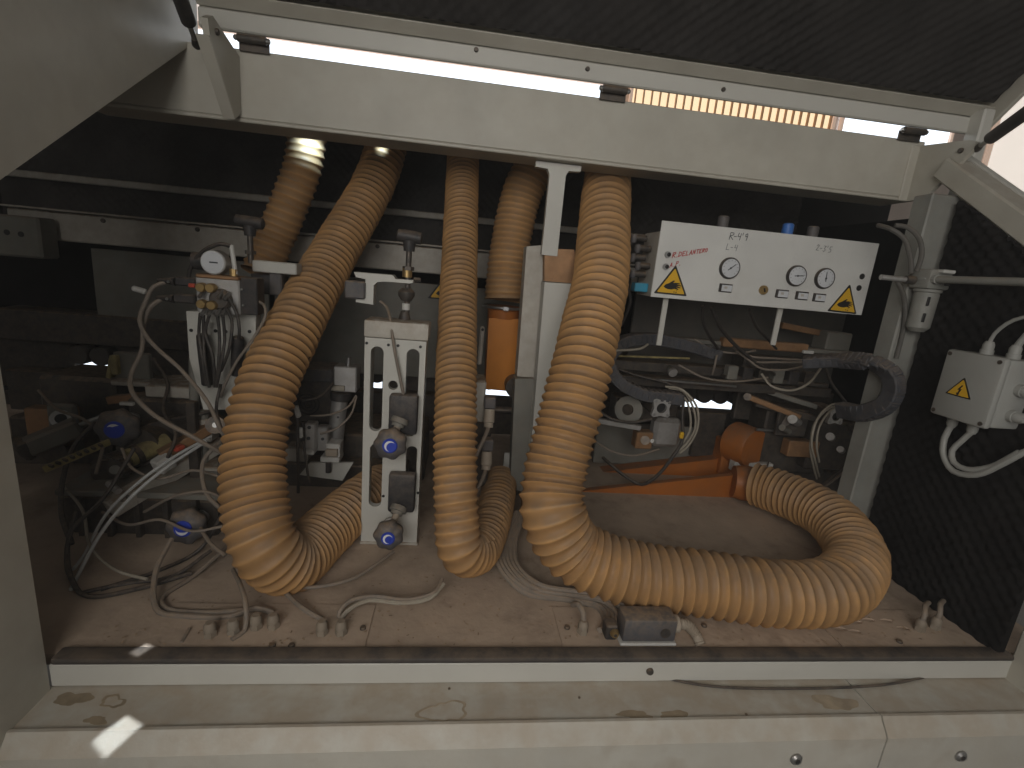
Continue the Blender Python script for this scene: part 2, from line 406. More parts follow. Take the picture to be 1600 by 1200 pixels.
# ------------------------------------------------------------------ upper beam, gussets, lid
BY = 1.20
t = thing('crossbeam', (0.3, BY, 0.90), 'long beige steel crossbeam spanning the top of the opening', 'beam')
MB().box((0.15, BY + 0.004, 0.980), (1.93, 0.008, 0.132), 0.002).build('web', 'paint', t)
MB().box((0.15, BY + 0.045, 0.9095), (1.93, 0.095, 0.008), 0.002).build('lower_flange', 'paint', t)
MB().box((0.15, BY + 0.045, 1.042), (1.93, 0.075, 0.006), 0.002).build('upper_flange', 'paint', t)
def prism_x(poly, X, th):
    b = MB(); b.plate(poly, [], (X, 0, 0), (0, 1, 0), (0, 0, 1), (1, 0, 0), th); return b
# left gusset
gp = [(1.198, 0.922), (1.17, 0.905), (1.075, 1.02), (1.068, 1.045), (1.09, 1.058), (1.198, 1.03)]
t = thing('gusset', (-0.485, 1.2, 0.92), 'beige gusset plate at the left end of the crossbeam with gas strut pin', 'bracket', 'gussets on the crossbeam')
prism_x(gp, -0.50, 0.012).build('plate', 'paint', t)
MB().plate([(-0.512, 0), (-0.4885, 0), (-0.4885, 0.15), (-0.512, 0.15)], [], (0, 1.171, 0.905), (1, 0, 0), Vector((0, -0.64, 0.768)), Vector((0, -0.768, -0.64)), 0.004).build('flange', 'paint', t)
screw(t, (-0.4881, 1.10, 1.036), (1, 0, 0), 0.006)
# right gusset
t = thing('gusset', (1.075, 1.2, 0.92), 'beige gusset plate at the right end of the crossbeam', 'bracket', 'gussets on the crossbeam')
prism_x([(1.198, 0.905), (1.15, 0.905), (1.06, 0.995), (1.055, 1.012), (1.075, 1.02), (1.198, 1.035)], 1.10, 0.01).build('plate', 'paint', t)
MB().box((1.094, 1.206, 0.97), (0.03, 0.02, 0.13), 0.002).build('end_plate', 'paint', t)
screw(t, (1.0998, 1.085, 1.0), (-1, 0, 0), 0.006)

def egg_foam(o, u, v, n, nu, nv, pitch, h, clip=None, res=6):
    """egg-crate foam sheet: nu x nv waves with real relief"""
    o = Vector(o); u = Vector(u).normalized(); v = Vector(v).normalized(); n = Vector(n).normalized()
    b = MB(); vs = {}
    for i in range(nu * res + 1):
        for j in range(nv * res + 1):
            x = i / res * pitch; y = j / res * pitch
            z = h * (0.5 + 0.5 * math.sin(2 * math.pi * i / res + 0.4) * math.sin(2 * math.pi * j / res + 0.4))
            w_ = o + u * x + v * y; nz = noise_mod.noise(w_ * 7.0); z *= 0.75 + 0.55 * nz; z += 0.003 * noise_mod.noise(w_ * 3.1 + Vector((5, 1, 2)))
            if clip is None or clip(o + u * x + v * y): vs[i, j] = b.bm.verts.new(o + u * x + v * y + n * (z + 0.012))
    for i in range(nu * res):
        for j in range(nv * res):
            q = [(i, j), (i + 1, j), (i + 1, j + 1), (i, j + 1)]
            if all(k in vs for k in q): b.bm.faces.new([vs[k] for k in q])
    # close it with a back
    ed = [e for e in b.bm.edges if e.is_boundary]
    ex = bmesh.ops.extrude_edge_only(b.bm, edges=ed)
    for g in ex['geom']:
        if isinstance(g, bmesh.types.BMVert):
            d = (g.co - o).dot(n); g.co -= n * d
    return b

# lid: opened 45 degrees towards the viewer, foam on its underside
LU = Vector((0, -0.72, 0.694)).normalized(); LN = Vector((0, -0.694, -0.72)).normalized()
LO = Vector((-0.56, 1.185, 1.10))
t = thing('access_hatch', LO, 'raised machine lid with beige edge and dark foam underside overhead', 'lid')
MB().box(LO + Vector((0.90, 0, 0)) + LU * 0.45 - LN * 0.03, (1.80, 0.90, 0.03), 0, Matrix((Vector((1, 0, 0)), LU, LN)).transposed()).build('lid_sheet', 'paint', t)
MB().box((LO.x + 0.90, 1.19, 1.090), (1.80, 0.012, 0.037), 0.003).build('hinge_edge', 'paint_clean', t)
MB().beam((LO.x + 0.90, 1.1855, 1.1105), (LO.x + 0.90, 1.162, 1.1275), 1.80, 0.004, 0.001).build('inner_flange', 'paint', t)
MB().beam(LO + Vector((1.80, 0, 0)) + LU * 0.0, LO + Vector((1.80, 0, 0)) + LU * 0.88, 0.012, 0.05, 0.002).build('side_edge', 'paint', t)
fo = egg_foam(LO + Vector((0.01, 0, 0)) + LU * 0.046 + LN * (-0.012), (1, 0, 0), LU, LN, 56, 26, 0.0315, 0.008, res=5)
fo.build('foam_lining', 'foam_lid', t, sharp=80)
for px, py in ((744, 78), (918, 108), (1130, 140)):
    p = at(px, py, Y=1.184); screw(t, (p.x, 1.184, p.z), YN, 0.005)
# hinges
for px, py, lab in ((395, 63, 'dark steel hinge at the left end of the lid'), (960, 140, 'dark steel hinge at the middle of the lid'), (1425, 212, 'dark steel hinge at the right end of the lid')):
    p = at(px, py, Y=1.187)
    t = thing('hinge', (p.x, 1.187, 1.045), lab, 'hinge')
    MB().cyl((p.x - 0.028, 1.183, 1.060), (p.x + 0.028, 1.183, 1.060), 0.0075, n=14).build('knuckle', 'dark_metal', t)
    MB().box((p.x, 1.1945, 1.051), (0.06, 0.004, 0.022), 0.001).build('leaf', 'dark_metal', t)
    for dx in (-0.036, 0.036): MB().lathe((p.x + dx * 0.78, 1.183, 1.060), (math.copysign(0.008, dx), 0, 0), [(0, 0.005), (0.7, 0.005), (1, 0.003)], 10).build('pin_end', 'steel', t)
def strut(p0, p1, k, label):
    p0 = Vector(p0); p1 = Vector(p1); d = p1 - p0
    t = thing('gas_strut', p0, label, 'gas strut')
    MB().cyl(p0, p0 + d * k, 0.005, n=14).build('rod', 'steel', t)
    b = MB(); b.lathe(p0 + d * k, d * (1 - k), [(0, 0.008), (0.01, 0.0125), (1, 0.0125)], 18); b.build('cylinder', 'black_plastic', t)
    MB().lathe(p0 - d.normalized() * 0.01, d.normalized() * 0.024, [(0, 0.006), (0.3, 0.009), (1, 0.006)], 12).build('end_fitting', 'dark_metal', t)
strut(at(307, 68, Y=1.13), at(268, -40, Y=0.98), 0.35, 'gas strut reaching up from the left gusset')
strut(at(1527, 231, Y=1.06), at(1640, 150, Y=0.86), 0.22, 'black gas strut reaching up from the right gusset')

# sloped frame and foam wall on the right, with its post
FX = 1.085
t = thing('sloped_wall_support', (1.12, 1.1, 0.0), 'beige sloped frame member of the right side wall', 'frame')
MB().beam((1.13, 1.118, 0.970), (1.13, 0.66, 0.648), 0.085, 0.045, 0.004, up=(0, 0.58, 0.81)).build('sloped_member', 'paint', t)
MB().beam((1.155, 1.13, 1.0), (1.155, 0.66, 0.663), 0.02, 0.02, 0.002, up=(0, 0.58, 0.81)).build('outer_flange', 'paint_clean', t)
MB().box((1.135, 0.672, 0.32), (0.055, 0.045, 0.74), 0.004).build('upright', 'paint', t)
MB().box((1.215, 1.17, 1.02), (0.03, 0.04, 0.2), 0.004).build('corner_block', 'paint_clean', t)
fw = egg_foam((1.098, 0.70, 0.002), (0, 1, 0), (0, 0, 1), (-1, 0, 0), 11, 32, 0.031, 0.011,
    clip=lambda p: p.z < 0.925 + (p.y - 1.09) * 0.70)
fw.build('foam_panel', 'foam', None, 'black egg-crate foam panel on the right wall behind the junction box', 'foam panel', sharp=80)
t = thing('corner_post', (1.1, 1.09, 0), 'white steel post beside the foam wall at right', 'post')
pa = at(1396, 480, Y=1.085); pb = at(1450, 480, Y=1.085)
MB().box(((pa.x + pb.x) / 2, 1.085, 0.45), (pb.x - pa.x, 0.05, 0.90), 0.003).build('post', 'post_grey', t)
MB().box((pa.x + 0.02, 1.0585, 0.10), (0.01, 0.003, 0.012), 0.001).build('clip', 'scale_yellow', t)
# rear and far enclosure walls lined with foam
rear = MB(); rear.box((0.0, 1.93, 0.70), (3.4, 0.03, 1.02)); rear.build('wall_rear', 'foam', kind='structure')
MB().box((0.0, 1.93, 0.02), (3.4, 0.03, 0.06)).build('wall_rear_lower', 'dark_metal', kind='structure')
MB().box((-1.66, 1.3, 0.6), (0.03, 1.3, 1.3)).build('wall_left', 'foam', kind='structure')
MB().box((1.42, 1.60, 0.46), (0.03, 0.66, 0.92)).build('wall_right', 'foam', kind='structure')
MB().beam((-0.15, 1.37, 1.069), (-0.15, 1.935, 1.195), 3.0, 0.016).build('shade_roof', 'foam', kind='structure')  # unseen, added to keep the space behind the beam dark
egg_foam((-1.55, 1.914, 0.68), (1, 0, 0), (0, 0, 1), (0, -1, 0), 92, 16, 0.031, 0.016, res=4).build('foam_panel', 'foam_rear_lit', None, 'dark foam lining of the rear cover behind the hoses', 'foam panel', sharp=80)

# rear longitudinal rails
t = thing('rear_rail', (-0.4, 1.74, 0.6), 'long beige channel rail across the rear of the machine', 'rail')
MB().box((-0.33, 1.745, 0.655), (2.1, 0.09, 0.085), 0.004).build('channel', 'paint_dusty', t)
MB().box((-0.33, 1.735, 0.703), (2.1, 0.11, 0.006), 0.002).build('top_flange', 'paint_dusty', t)
for px, py in ((160, 329), (308, 347), (590, 377)):
    p = at(px, py, Y=1.70); screw(t, (p.x, 1.70, 0.685), YN, 0.007)
t = thing('rear_bar', (-0.4, 1.86, 0.78), 'thin pale horizontal bar on the dark rear foam', 'rail')
MB().box((-0.35, 1.86, 0.812), (2.4, 0.02, 0.022), 0.003).build('bar', 'paint_dusty', t)
t = thing('rear_plate', (0.0, 1.70, 0.3), 'dusty grey back plate behind the slotted column', 'plate')
c_, s_ = rbox(430, 440, 830, 588, 1.71, 0.012); MB().box(c_, s_, 0.002).build('sheet', 'grey_plate', t)
t = thing('rear_plate', (-0.8, 1.72, 0.4), 'dark dusty back plate at the left behind the valve block', 'plate')
c_, s_ = rbox(150, 400, 420, 545, 1.76, 0.012); MB().box(c_, s_, 0.002).build('sheet', 'grey_plate', t)
t = thing('rear_plate', (0.9, 1.72, 0.4), 'grey back plate behind the control panel', 'plate')
c_, s_ = rbox(985, 430, 1420, 612, 1.66, 0.012); MB().box(c_, s_, 0.002).build('sheet', 'rear_dim', t)
t = thing('terminal_box', (-1.2, 1.7, 0.5), 'grey box with two dark holes at the far left of the rear rail', 'box')
c_, s_ = rbox(-40, 335, 62, 400, 1.62, 0.07); MB().box(c_, s_, 0.006).build('box', 'grey_plate', t)
for px, py in ((11, 363), (33, 366)):
    p = at(px, py, Y=1.62); MB().cyl((p.x, 1.6215, p.z), (p.x, 1.6185, p.z), 0.008, n=14).build('hole', 'print_black', t)

# ------------------------------------------------------------------ hoses
def hose(pts, D, pitch, label, cuff=0.0, depth=0.105, pitch1=None, pitches=None):
    P = catmull(path(pts), 0.004)
    acc = [0.0]
    for i in range(1, len(P)): acc.append(acc[-1] + (P[i] - P[i - 1]).length)
    L = acc[-1]
    T = [(P[min(i + 2, len(P) - 1)] - P[max(i - 2, 0)]).normalized() for i in range(len(P))]
    A = []; a, _ = frame_of(T[0])
    for i in range(len(P)):
        a = (a - T[i] * a.dot(T[i])).normalized(); A.append(a.copy())
    def sample(s):
        s = min(max(s, 0), L - 1e-6); lo, hi = 0, len(acc) - 1
        while hi - lo > 1:
            m_ = (lo + hi) // 2
            if acc[m_] <= s: lo = m_
            else: hi = m_
        f = (s - acc[lo]) / max(1e-9, acc[hi] - acc[lo])
        return P[lo].lerp(P[hi], f), T[lo].lerp(T[hi], f).normalized(), A[lo].lerp(A[hi], f)
    K = 8; n = 36; p1 = pitch1 or pitch
    turns = [0.0]; sp = random.Random(int(D * 1e4))
    while turns[-1] < L:
        f = turns[-1] / L; pp = pitch + (p1 - pitch) * f
        if pitches:
            for (fa, pa), (fb, pb) in zip(pitches, pitches[1:]):
                if fa <= f <= fb: pp = pa + (pb - pa) * (f - fa) / (fb - fa)
        turns.append(turns[-1] + pp * sp.uniform(0.94, 1.06))
    def s_of(x):
        i = min(int(x), len(turns) - 2); return turns[i] + (turns[i + 1] - turns[i]) * (x - i)
    rows = (len(turns) - 3) * K
    # crest is narrow and a little pointed, the film between is a wide shallow trough
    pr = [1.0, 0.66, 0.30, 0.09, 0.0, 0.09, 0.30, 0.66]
    jit = [sp.uniform(0.72, 1.18) for _ in range(97)]; dent = [sp.gauss(0, 0.006) for _ in range(97)]
    b = MB(); b.norecalc = True; ribs = []; rings = []
    for k in range(rows + 1):
        ring = []
        for j in range(n + 1):
            s = s_of(k / K + j / n)
            c0, tt, aa = sample(s); bb = tt.cross(aa)
            aa = bb.cross(tt)
            h = pr[k % K]
            turn = int(k // K)
            fr = (k % K) / K; wob = 1 + dent[turn % 97] * (1 - fr) + dent[(turn + 1) % 97] * fr + 0.006 * math.sin(turn * 2.3 + j * 0.17) + 0.005 * math.sin(s * 31 + j * 0.35)
            amp = depth * jit[turn % 97]
            if cuff and s < cuff: amp = depth * max(0.06, (s / cuff - 0.55) / 0.45)
            r = D / 2 * (1 - amp * (1 - h)) * wob
            if cuff and s < cuff: r *= 0.93 + 0.07 * (s / cuff)
            th = 2 * math.pi * j / n
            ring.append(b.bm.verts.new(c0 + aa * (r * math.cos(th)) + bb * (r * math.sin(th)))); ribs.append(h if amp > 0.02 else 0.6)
        rings.append(ring)
    for k in range(rows):
        for j in range(n):
            b.bm.faces.new((rings[k][j], rings[k][j + 1], rings[k + 1][j + 1], rings[k + 1][j]))
    bmesh.ops.reverse_faces(b.bm, faces=list(b.bm.faces)) if rings and b.bm.faces[:] and False else None
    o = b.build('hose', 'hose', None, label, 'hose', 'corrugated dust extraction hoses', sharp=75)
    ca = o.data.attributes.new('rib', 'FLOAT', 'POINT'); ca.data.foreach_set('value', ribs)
    return o
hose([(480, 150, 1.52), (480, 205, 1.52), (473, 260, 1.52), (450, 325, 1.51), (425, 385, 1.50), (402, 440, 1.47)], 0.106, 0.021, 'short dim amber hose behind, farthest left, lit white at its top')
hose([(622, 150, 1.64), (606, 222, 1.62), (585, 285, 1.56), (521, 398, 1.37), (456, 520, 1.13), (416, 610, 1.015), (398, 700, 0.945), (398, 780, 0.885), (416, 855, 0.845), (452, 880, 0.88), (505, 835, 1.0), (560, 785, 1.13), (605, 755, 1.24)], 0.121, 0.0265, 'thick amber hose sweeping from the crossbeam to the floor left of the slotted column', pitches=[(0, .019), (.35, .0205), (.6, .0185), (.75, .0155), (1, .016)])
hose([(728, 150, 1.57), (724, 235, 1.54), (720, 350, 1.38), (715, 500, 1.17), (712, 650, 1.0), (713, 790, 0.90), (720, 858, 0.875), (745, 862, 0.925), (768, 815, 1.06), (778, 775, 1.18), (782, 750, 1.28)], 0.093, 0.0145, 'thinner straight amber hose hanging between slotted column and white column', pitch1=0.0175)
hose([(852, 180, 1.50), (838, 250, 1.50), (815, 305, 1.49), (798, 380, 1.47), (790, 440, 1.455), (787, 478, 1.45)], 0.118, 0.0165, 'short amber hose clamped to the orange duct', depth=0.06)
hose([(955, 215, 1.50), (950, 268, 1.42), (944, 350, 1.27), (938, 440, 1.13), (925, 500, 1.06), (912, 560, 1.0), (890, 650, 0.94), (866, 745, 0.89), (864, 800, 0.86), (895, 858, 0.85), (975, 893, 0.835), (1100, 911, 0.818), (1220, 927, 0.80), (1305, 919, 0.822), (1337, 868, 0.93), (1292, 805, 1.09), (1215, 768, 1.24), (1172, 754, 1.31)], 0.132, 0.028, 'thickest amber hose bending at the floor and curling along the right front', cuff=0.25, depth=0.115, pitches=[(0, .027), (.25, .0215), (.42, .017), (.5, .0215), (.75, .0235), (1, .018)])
def quadprism(pts, th):
    b = MB(); v = [b.bm.verts.new(p) for p in pts]; v2 = [b.bm.verts.new(p + th) for p in pts]
    b.bm.faces.new(v); b.bm.faces.new(v2[::-1])
    n = len(v)
    for i in range(n): b.bm.faces.new((v[i], v[(i + 1) % n], v2[(i + 1) % n], v2[i]))
    return b
# ------------------------------------------------------------------ duct clamp, orange ducts
def ring(c, d, r, tube, m, name, parent, n=28):
    a, b_ = frame_of(Vector(d)); c = Vector(c)
    pts = [c + a * (r * math.cos(2 * math.pi * k / n)) + b_ * (r * math.sin(2 * math.pi * k / n)) for k in range(n + 1)]
    return MB().tube(pts, tube, 8, smooth=False).build(name, m, parent)
t = thing('duct', (0.14, 1.45, 0.2), 'upright orange duct under the short clamped hose', 'duct')
p0 = at(787, 486, Y=1.45); p1 = at(778, 640, Y=1.45)
quadprism([at(764, 497, Y=1.41), at(811, 499, Y=1.41), at(802, 612, Y=1.41), at(758, 608, Y=1.41)], Vector((0, 0.085, 0))).build('box_duct', 'orange_bright', t)
MB().lathe(p0 + Vector((0, 0, -0.02)), (0, 0, 0.035), [(0, 0.046), (1, 0.050)], 28).build('collar', 'orange', t)
ring(p0 + Vector((0, 0, 0.012)), (0, 0, 1), 0.062, 0.004, 'steel', 'clamp_ring', t)
MB().box(p0 + Vector((0, -0.063, 0.012)), (0.016, 0.01, 0.012), 0.001).build('clamp_screw', 'steel', t)
# horizontal orange ducts at the right
t = thing('duct', (0.6, 1.38, 0.0), 'long orange box duct feeding the thickest hose on the floor at right', 'duct')
q = [at(905, 768, Y=1.36), at(1163, 741, Y=1.36), at(1160, 783, Y=1.36), at(905, 787, Y=1.36)]
quadprism(q, Vector((0, 0.02, 0))).build('lower_box', 'orange', t)
q = [at(905, 742, Y=1.52), at(1150, 714, Y=1.52), at(1160, 738, Y=1.52), at(905, 775, Y=1.52)]
quadprism(q, Vector((0, 0.05, 0))).build('upper_box', 'orange', t)
c = at(1176, 757, Y=1.33); MB().lathe(c + Vector((-0.055, 0.02, 0)), (0.10, -0.035, 0), [(0, 0.05), (0.25, 0.055), (1, 0.054)], 24).build('hose_spigot', 'orange', t)
t = thing('dust_hood', (0.95, 1.5, 0.05), 'orange rounded dust hood beside the white bar', 'dust hood')
c = at(1150, 692, Y=1.50); b = MB()
b.lathe(c + Vector((0, 0.03, 0)), (0.035, -0.085, 0), [(0, 0.062), (0.1, 0.07), (0.9, 0.07), (1, 0.066)], 28); b.build('drum', 'orange', t)
c2, s2 = rbox(1128, 690, 1165, 742, 1.50, 0.07); MB().box(c2, s2, 0.004).build('neck', 'orange', t)
t = thing('white_bar', (1.0, 1.45, 0.05), 'short white bar below the orange dust hood', 'bar')
c2, s2 = rbox(1146, 724, 1208, 739, 1.44, 0.03); MB().box(c2, s2, 0.002).build('bar', 'white_plastic', t)
p = at(1200, 727, Y=1.435); MB().tube([p + Vector((0, 0, .015)), p + Vector((-.004, -.004, -.012)), p + Vector((.006, -.004, -.022)), p + Vector((.012, 0, -.012))], 0.0025).build('hook', 'cable_black', t)

# ------------------------------------------------------------------ slotted column with adjusting knobs
CY = 1.04
def slot(x0, y0, x1, y1, Y, n=8):
    a = at((x0 + x1) / 2, y0, Y=Y); b_ = at((x0 + x1) / 2, y1, Y=Y); hw = (at(x1, (y0 + y1) / 2, Y=Y).x - at(x0, (y0 + y1) / 2, Y=Y).x) / 2
    cx = (a.x + b_.x) / 2; top = a.z - hw; bot = b_.z + hw
    return [(cx + hw * math.cos(th), top + hw * math.sin(th)) for th in [math.pi * k / n for k in range(n + 1)]] + \
           [(cx - hw * math.cos(th), bot - hw * math.sin(th)) for th in [math.pi * k / n for k in range(n + 1)]]
t = thing('slotted_column', (-0.13, CY + 0.03, 0.0), 'white slotted column with two blue-capped knobs in the middle of the machine', 'column')
xa = at(567, 680, Y=CY).x; xb = at(659, 680, Y=CY).x; zt = at(612, 530, Y=CY).z
circ = lambda px, py, r: [(at(px, py, Y=CY).x + r * math.cos(a), at(px, py, Y=CY).z + r * math.sin(a)) for a in [2 * math.pi * k / 14 for k in range(14)]]
holes = [slot(578, 541, 598, 674, CY), slot(577, 693, 597, 792, CY), slot(633, 545, 653, 682, CY), slot(633, 697, 651, 792, CY), circ(614, 602, 0.0105)]
b = MB(); b.plate([(xa, 0.002), (xb, 0.002), (xb, zt), (xa, zt)], holes, (0, CY, 0), (1, 0, 0), (0, 0, 1), (0, 1, 0), 0.016)
b.build('front_plate', 'paint_clean', t)
for x in (xa + 0.005, xb - 0.005): MB().box((x, CY + 0.0405, zt / 2), (0.010, 0.048, zt - 0.004), 0.001).build('side_plate', 'paint', t)
ztop = at(612, 503, Y=CY).z
MB().box(((xa + xb) / 2 + 0.001, CY + 0.033, (zt + ztop) / 2 + 0.001), (xb - xa + 0.006, 0.072, ztop - zt), 0.004, seg=2).build('top_cap', 'paint_dusty', t)
MB().box(((xa + xb) / 2, CY + 0.033, 0.004), (xb - xa + 0.006, 0.07, 0.008), 0.002).build('base_plate', 'paint_dusty', t)
for px, py in ((573, 536), (607, 539), (622, 540), (657, 542), (599, 775), (653, 770)):
    p = at(px, py, Y=CY); MB().cyl((p.x, CY + 0.0012, p.z), (p.x, CY - 0.0012, p.z), 0.0032, n=10).build('bolt', 'print_black', t)

def crescent(r0, r1, a0, a1, n=12):
    o = [(r1 * math.cos(a0 + (a1 - a0) * k / n), r1 * math.sin(a0 + (a1 - a0) * k / n)) for k in range(n + 1)]
    i = [((r1 - (r1 - r0) * math.sin(math.pi * k / n)) * math.cos(a0 + (a1 - a0) * k / n), (r1 - (r1 - r0) * math.sin(math.pi * k / n)) * math.sin(a0 + (a1 - a0) * k / n)) for k in range(1, n)]
    return o + i[::-1]
def knob(p, d, r, label, shaft=0.08, block=None, lobes=7, arc=(0.6, 4.6), socket=None):
    """lobed hand knob with a blue cap; p = cap centre, d = direction the cap faces"""
    p = Vector(p); d = Vector(d).normalized()
    t = thing('hand_knob', p - d * 0.03, label, 'knob', 'blue-capped hand knobs')
    b = MB(); b.lathe(p - d * 0.042, d * 0.040, [(0, r * 0.50), (0.12, r * 0.70), (0.3, r * 0.96), (0.62, r), (0.85, r * 0.9), (1, r * 0.52)], 56, lobes=lobes, amp=0.06)
    b.build('grip', 'grey_plastic', t, sharp=50)
    cap = MB().lathe(p - d * 0.003, d * 0.0045, [(0, r * 0.46), (0.6, r * 0.46), (1, r * 0.40)], 28).build('cap', 'blue', t)
    a, u = frame_of(d)
    if a.x < 0: a = -a
    if u.z < 0: u = -u
    MB().plate(crescent(r * 0.18, r * 0.33, arc[0], arc[1]), [], p + d * 0.0017, a, u, d, 0.0006).build('mark', 'white_print', cap)
    MB().lathe(p - d * (0.042 + shaft), d * shaft, [(0, 0.008), (0.5, 0.008), (0.5, 0.0065), (1, 0.0065)], 16).build('shaft', 'steel', t)
    MB().lathe(p - d * (0.05 + shaft * 0.45), d * 0.022, [(0, 0.015), (0.2, 0.019), (0.5, 0.019), (0.55, 0.014), (1, 0.014)], 20).build('collar', 'alu', t)
    if socket:
        so = Vector(socket); bk = p - d * 0.035
        MB().cyl(so, bk, 0.0075, n=14).build('spindle', 'conduit', t)
        MB().lathe(so + Vector((0, 0.004, 0)), (bk - so).normalized() * 0.02, [(0, 0.017), (0.3, 0.019), (0.6, 0.019), (0.65, 0.014), (1, 0.013)], 20).build('spindle_collar', 'grey_plate', t)
    if block:
        bx, sz = block
        MB().box(bx, sz, 0.006, seg=2).build('bearing_block', 'block_plastic', t)
    return t
kd = Vector((0.04, -0.985, 0.10))
p = at(609, 697, Y=0.955); bb = rbox(607, 618, 652, 680, CY - 0.028, 0.026)
knob(p, kd, 0.033, 'upper blue-capped black knob on the slotted column', 0.05, bb, socket=at(626, 654, Y=CY - 0.03))
p = at(606, 842, Y=0.94); bb = rbox(606, 742, 648, 802, CY - 0.028, 0.026)
knob(p, kd, 0.031, 'lower blue-capped black knob at the foot of the slotted column', 0.055, bb, arc=(0.3, 5.0), socket=at(624, 792, Y=CY - 0.03))
kd2 = Vector((-0.25, -0.9, -0.28))
p = at(178, 672, Y=1.12); knob(p, Vector((0.2, -0.97, 0.06)), 0.043, 'blue-capped knob at far left above the yellowish scale bar', 0.10, arc=(0.8, 2.6))
p = at(285, 827, Y=0.98); knob(p, Vector((0.05, -0.97, 0.16)), 0.038, 'blue-capped knob low at left beside the thick hose', 0.09, arc=(3.2, 6.2))

# tee-handled screws
def tee(px, py, Y, zbot, label, wpx=40):
    p = at(px, py, Y=Y); k = mpp(px, py, Y); L = wpx * k / 2
    t = thing('tee_handle_screw', (p.x, Y, zbot), label, 'handle screw', 'tee-handled clamping screws')
    b = MB(); b.lathe(p + Vector((-L, 0, 0.002)), (2 * L, 0, -0.004), [(0, 0.006), (0.06, 0.0125), (0.3, 0.0135), (0.7, 0.0135), (0.94, 0.0125), (1, 0.006)], 18); b.build('tee_handle', 'black_plastic', t)
    MB().lathe(p + Vector((0, 0, -0.008)), (0, 0, -0.022), [(0, 0.014), (1, 0.0115)], 16).build('hub', 'black_plastic', t)
    MB().cyl(p + Vector((0, 0, -0.03)), (p.x, Y, zbot), 0.0062, n=14).build('threaded_shaft', 'dark_metal', t)
    MB().cyl(p + Vector((0, 0, -0.062)), p + Vector((0, 0, -0.070)), 0.0125, n=6).build('nut', 'dark_metal', t)
    return t, p
t, p = tee(640, 370, 1.10, ztop + 0.004, 'tee-handled screw with brass bushing above the slotted column')
z1 = at(635, 419, Y=1.10).z; z2 = at(635, 433, Y=1.10).z
MB().cyl((p.x - 0.002, 1.10, z1), (p.x - 0.002, 1.10, z2), 0.0105, n=18).build('bushing', 'brass', t)
z3 = at(635, 450, Y=1.10).z; z4 = at(635, 470, Y=1.10).z
MB().lathe((p.x - 0.002, 1.10, z3), (0, 0, z4 - z3), [(0, 0.010), (0.3, 0.018), (0.6, 0.018), (1, 0.011)], 16).build('lock_collar', 'dark_metal', t)
MB().cyl((p.x - 0.002, 1.10, at(635, 474, Y=1.10).z), (p.x - 0.002, 1.10, at(635, 484, Y=1.10).z), 0.0088, n=16).build('white_sleeve', 'white_plastic', t)
MB().lathe((p.x - 0.004, 1.10, at(635, 487, Y=1.10).z), (0, 0, -0.018), [(0, 0.009), (1, 0.014)], 14).build('foot_nut', 'black_plastic', t)
# its L-shaped arm bracket
t = thing('arm_bracket', at(600, 440, Y=1.10), 'white L-shaped arm bracket holding the tee-handled screw', 'bracket')
L_ = [(553, 425), (614, 430), (618, 436), (646, 438), (645, 442), (640, 443), (617, 441), (600, 440), (589, 441), (584, 446), (583, 476), (556, 472), (556, 467), (569, 466), (571, 436), (556, 433)]
o2 = [(at(x, y, Y=1.085).x, at(x, y, Y=1.085).z) for x, y in L_]
MB().plate(o2, [], (0, 1.085, 0), (1, 0, 0), (0, 0, 1), (0, 1, 0), 0.035).build('arm', 'paint_clean', t)
c2, s2 = rbox(538, 439, 570, 467, 1.075, 0.03); MB().box(c2, s2, 0.003).build('sensor_head', 'grey_plastic', t)
p = at(651, 437, Y=1.10); MB().cyl(p - Vector((0.006, 0, 0)), p + Vector((0.008, 0, 0)), 0.005, n=6).build('end_bolt', 'dark_metal', t)
cable('cable', [(594, 471, 1.10), (604, 480, 1.09), (611, 508, 1.045), (616, 545, 1.028), (624, 585, 1.026), (630, 615, 1.024), (634, 640, 1.05)], 0.0033, 'cable', 'thin grey cable from the arm bracket down the slotted column')
t, p = tee(390, 347, 1.20, at(395, 412, Y=1.20).z, 'tee-handled screw at left in front of the dim short hose', 44)
t = thing('clamp_arm', at(430, 418, Y=1.20), 'white flat clamp arm under the left tee-handled screw', 'bracket')
c2, s2 = rbox(394, 409, 463, 427, 1.185, 0.04); MB().box(c2, s2, 0.002).build('arm', 'paint_clean', t)
c2, s2 = rbox(392, 428, 442, 460, 1.21, 0.04); MB().box(c2, s2, 0.003).build('motor', 'black_plastic', t)
c2, s2 = rbox(420, 425, 440, 462, 1.195, 0.02); MB().box(c2, s2, 0.003).build('grey_block', 'grey_plastic', t)

# ------------------------------------------------------------------ valve block at the left
VY = 1.12
t = thing('valve_stand', at(345, 610, Y=VY), 'white stand carrying the brass-knobbed valve block at left', 'stand')
o2 = [(at(x, y, Y=VY).x, at(x, y, Y=VY).z) for x, y in ((291, 486), (400, 490), (398, 600), (375, 640), (318, 640), (296, 560))]
MB().plate(o2, [], (0, VY, 0), (1, 0, 0), (0, 0, 1), (0, 1, 0), 0.03).build('back_plate', 'paint_clean', t)
for px, py in ((299, 516), (337, 517), (353, 518), (390, 518)):
    q = at(px, py, Y=VY); MB().cyl((q.x, VY + 0.001, q.z), (q.x, VY - 0.0015, q.z), 0.0038, n=10).build('bolt', 'print_black', t)
for x in (300, 388):
    a = at(x, 640, Y=VY + 0.02); MB().beam((a.x, VY + 0.02, a.z + 0.02), (a.x, VY + 0.02, 0.003), 0.02, 0.02, 0.002).build('leg', 'dark_metal', t)
t = thing('valve_block', at(342, 490, Y=VY - 0.03), 'pneumatic valve block with brass knobs and black tubes at left', 'valve')
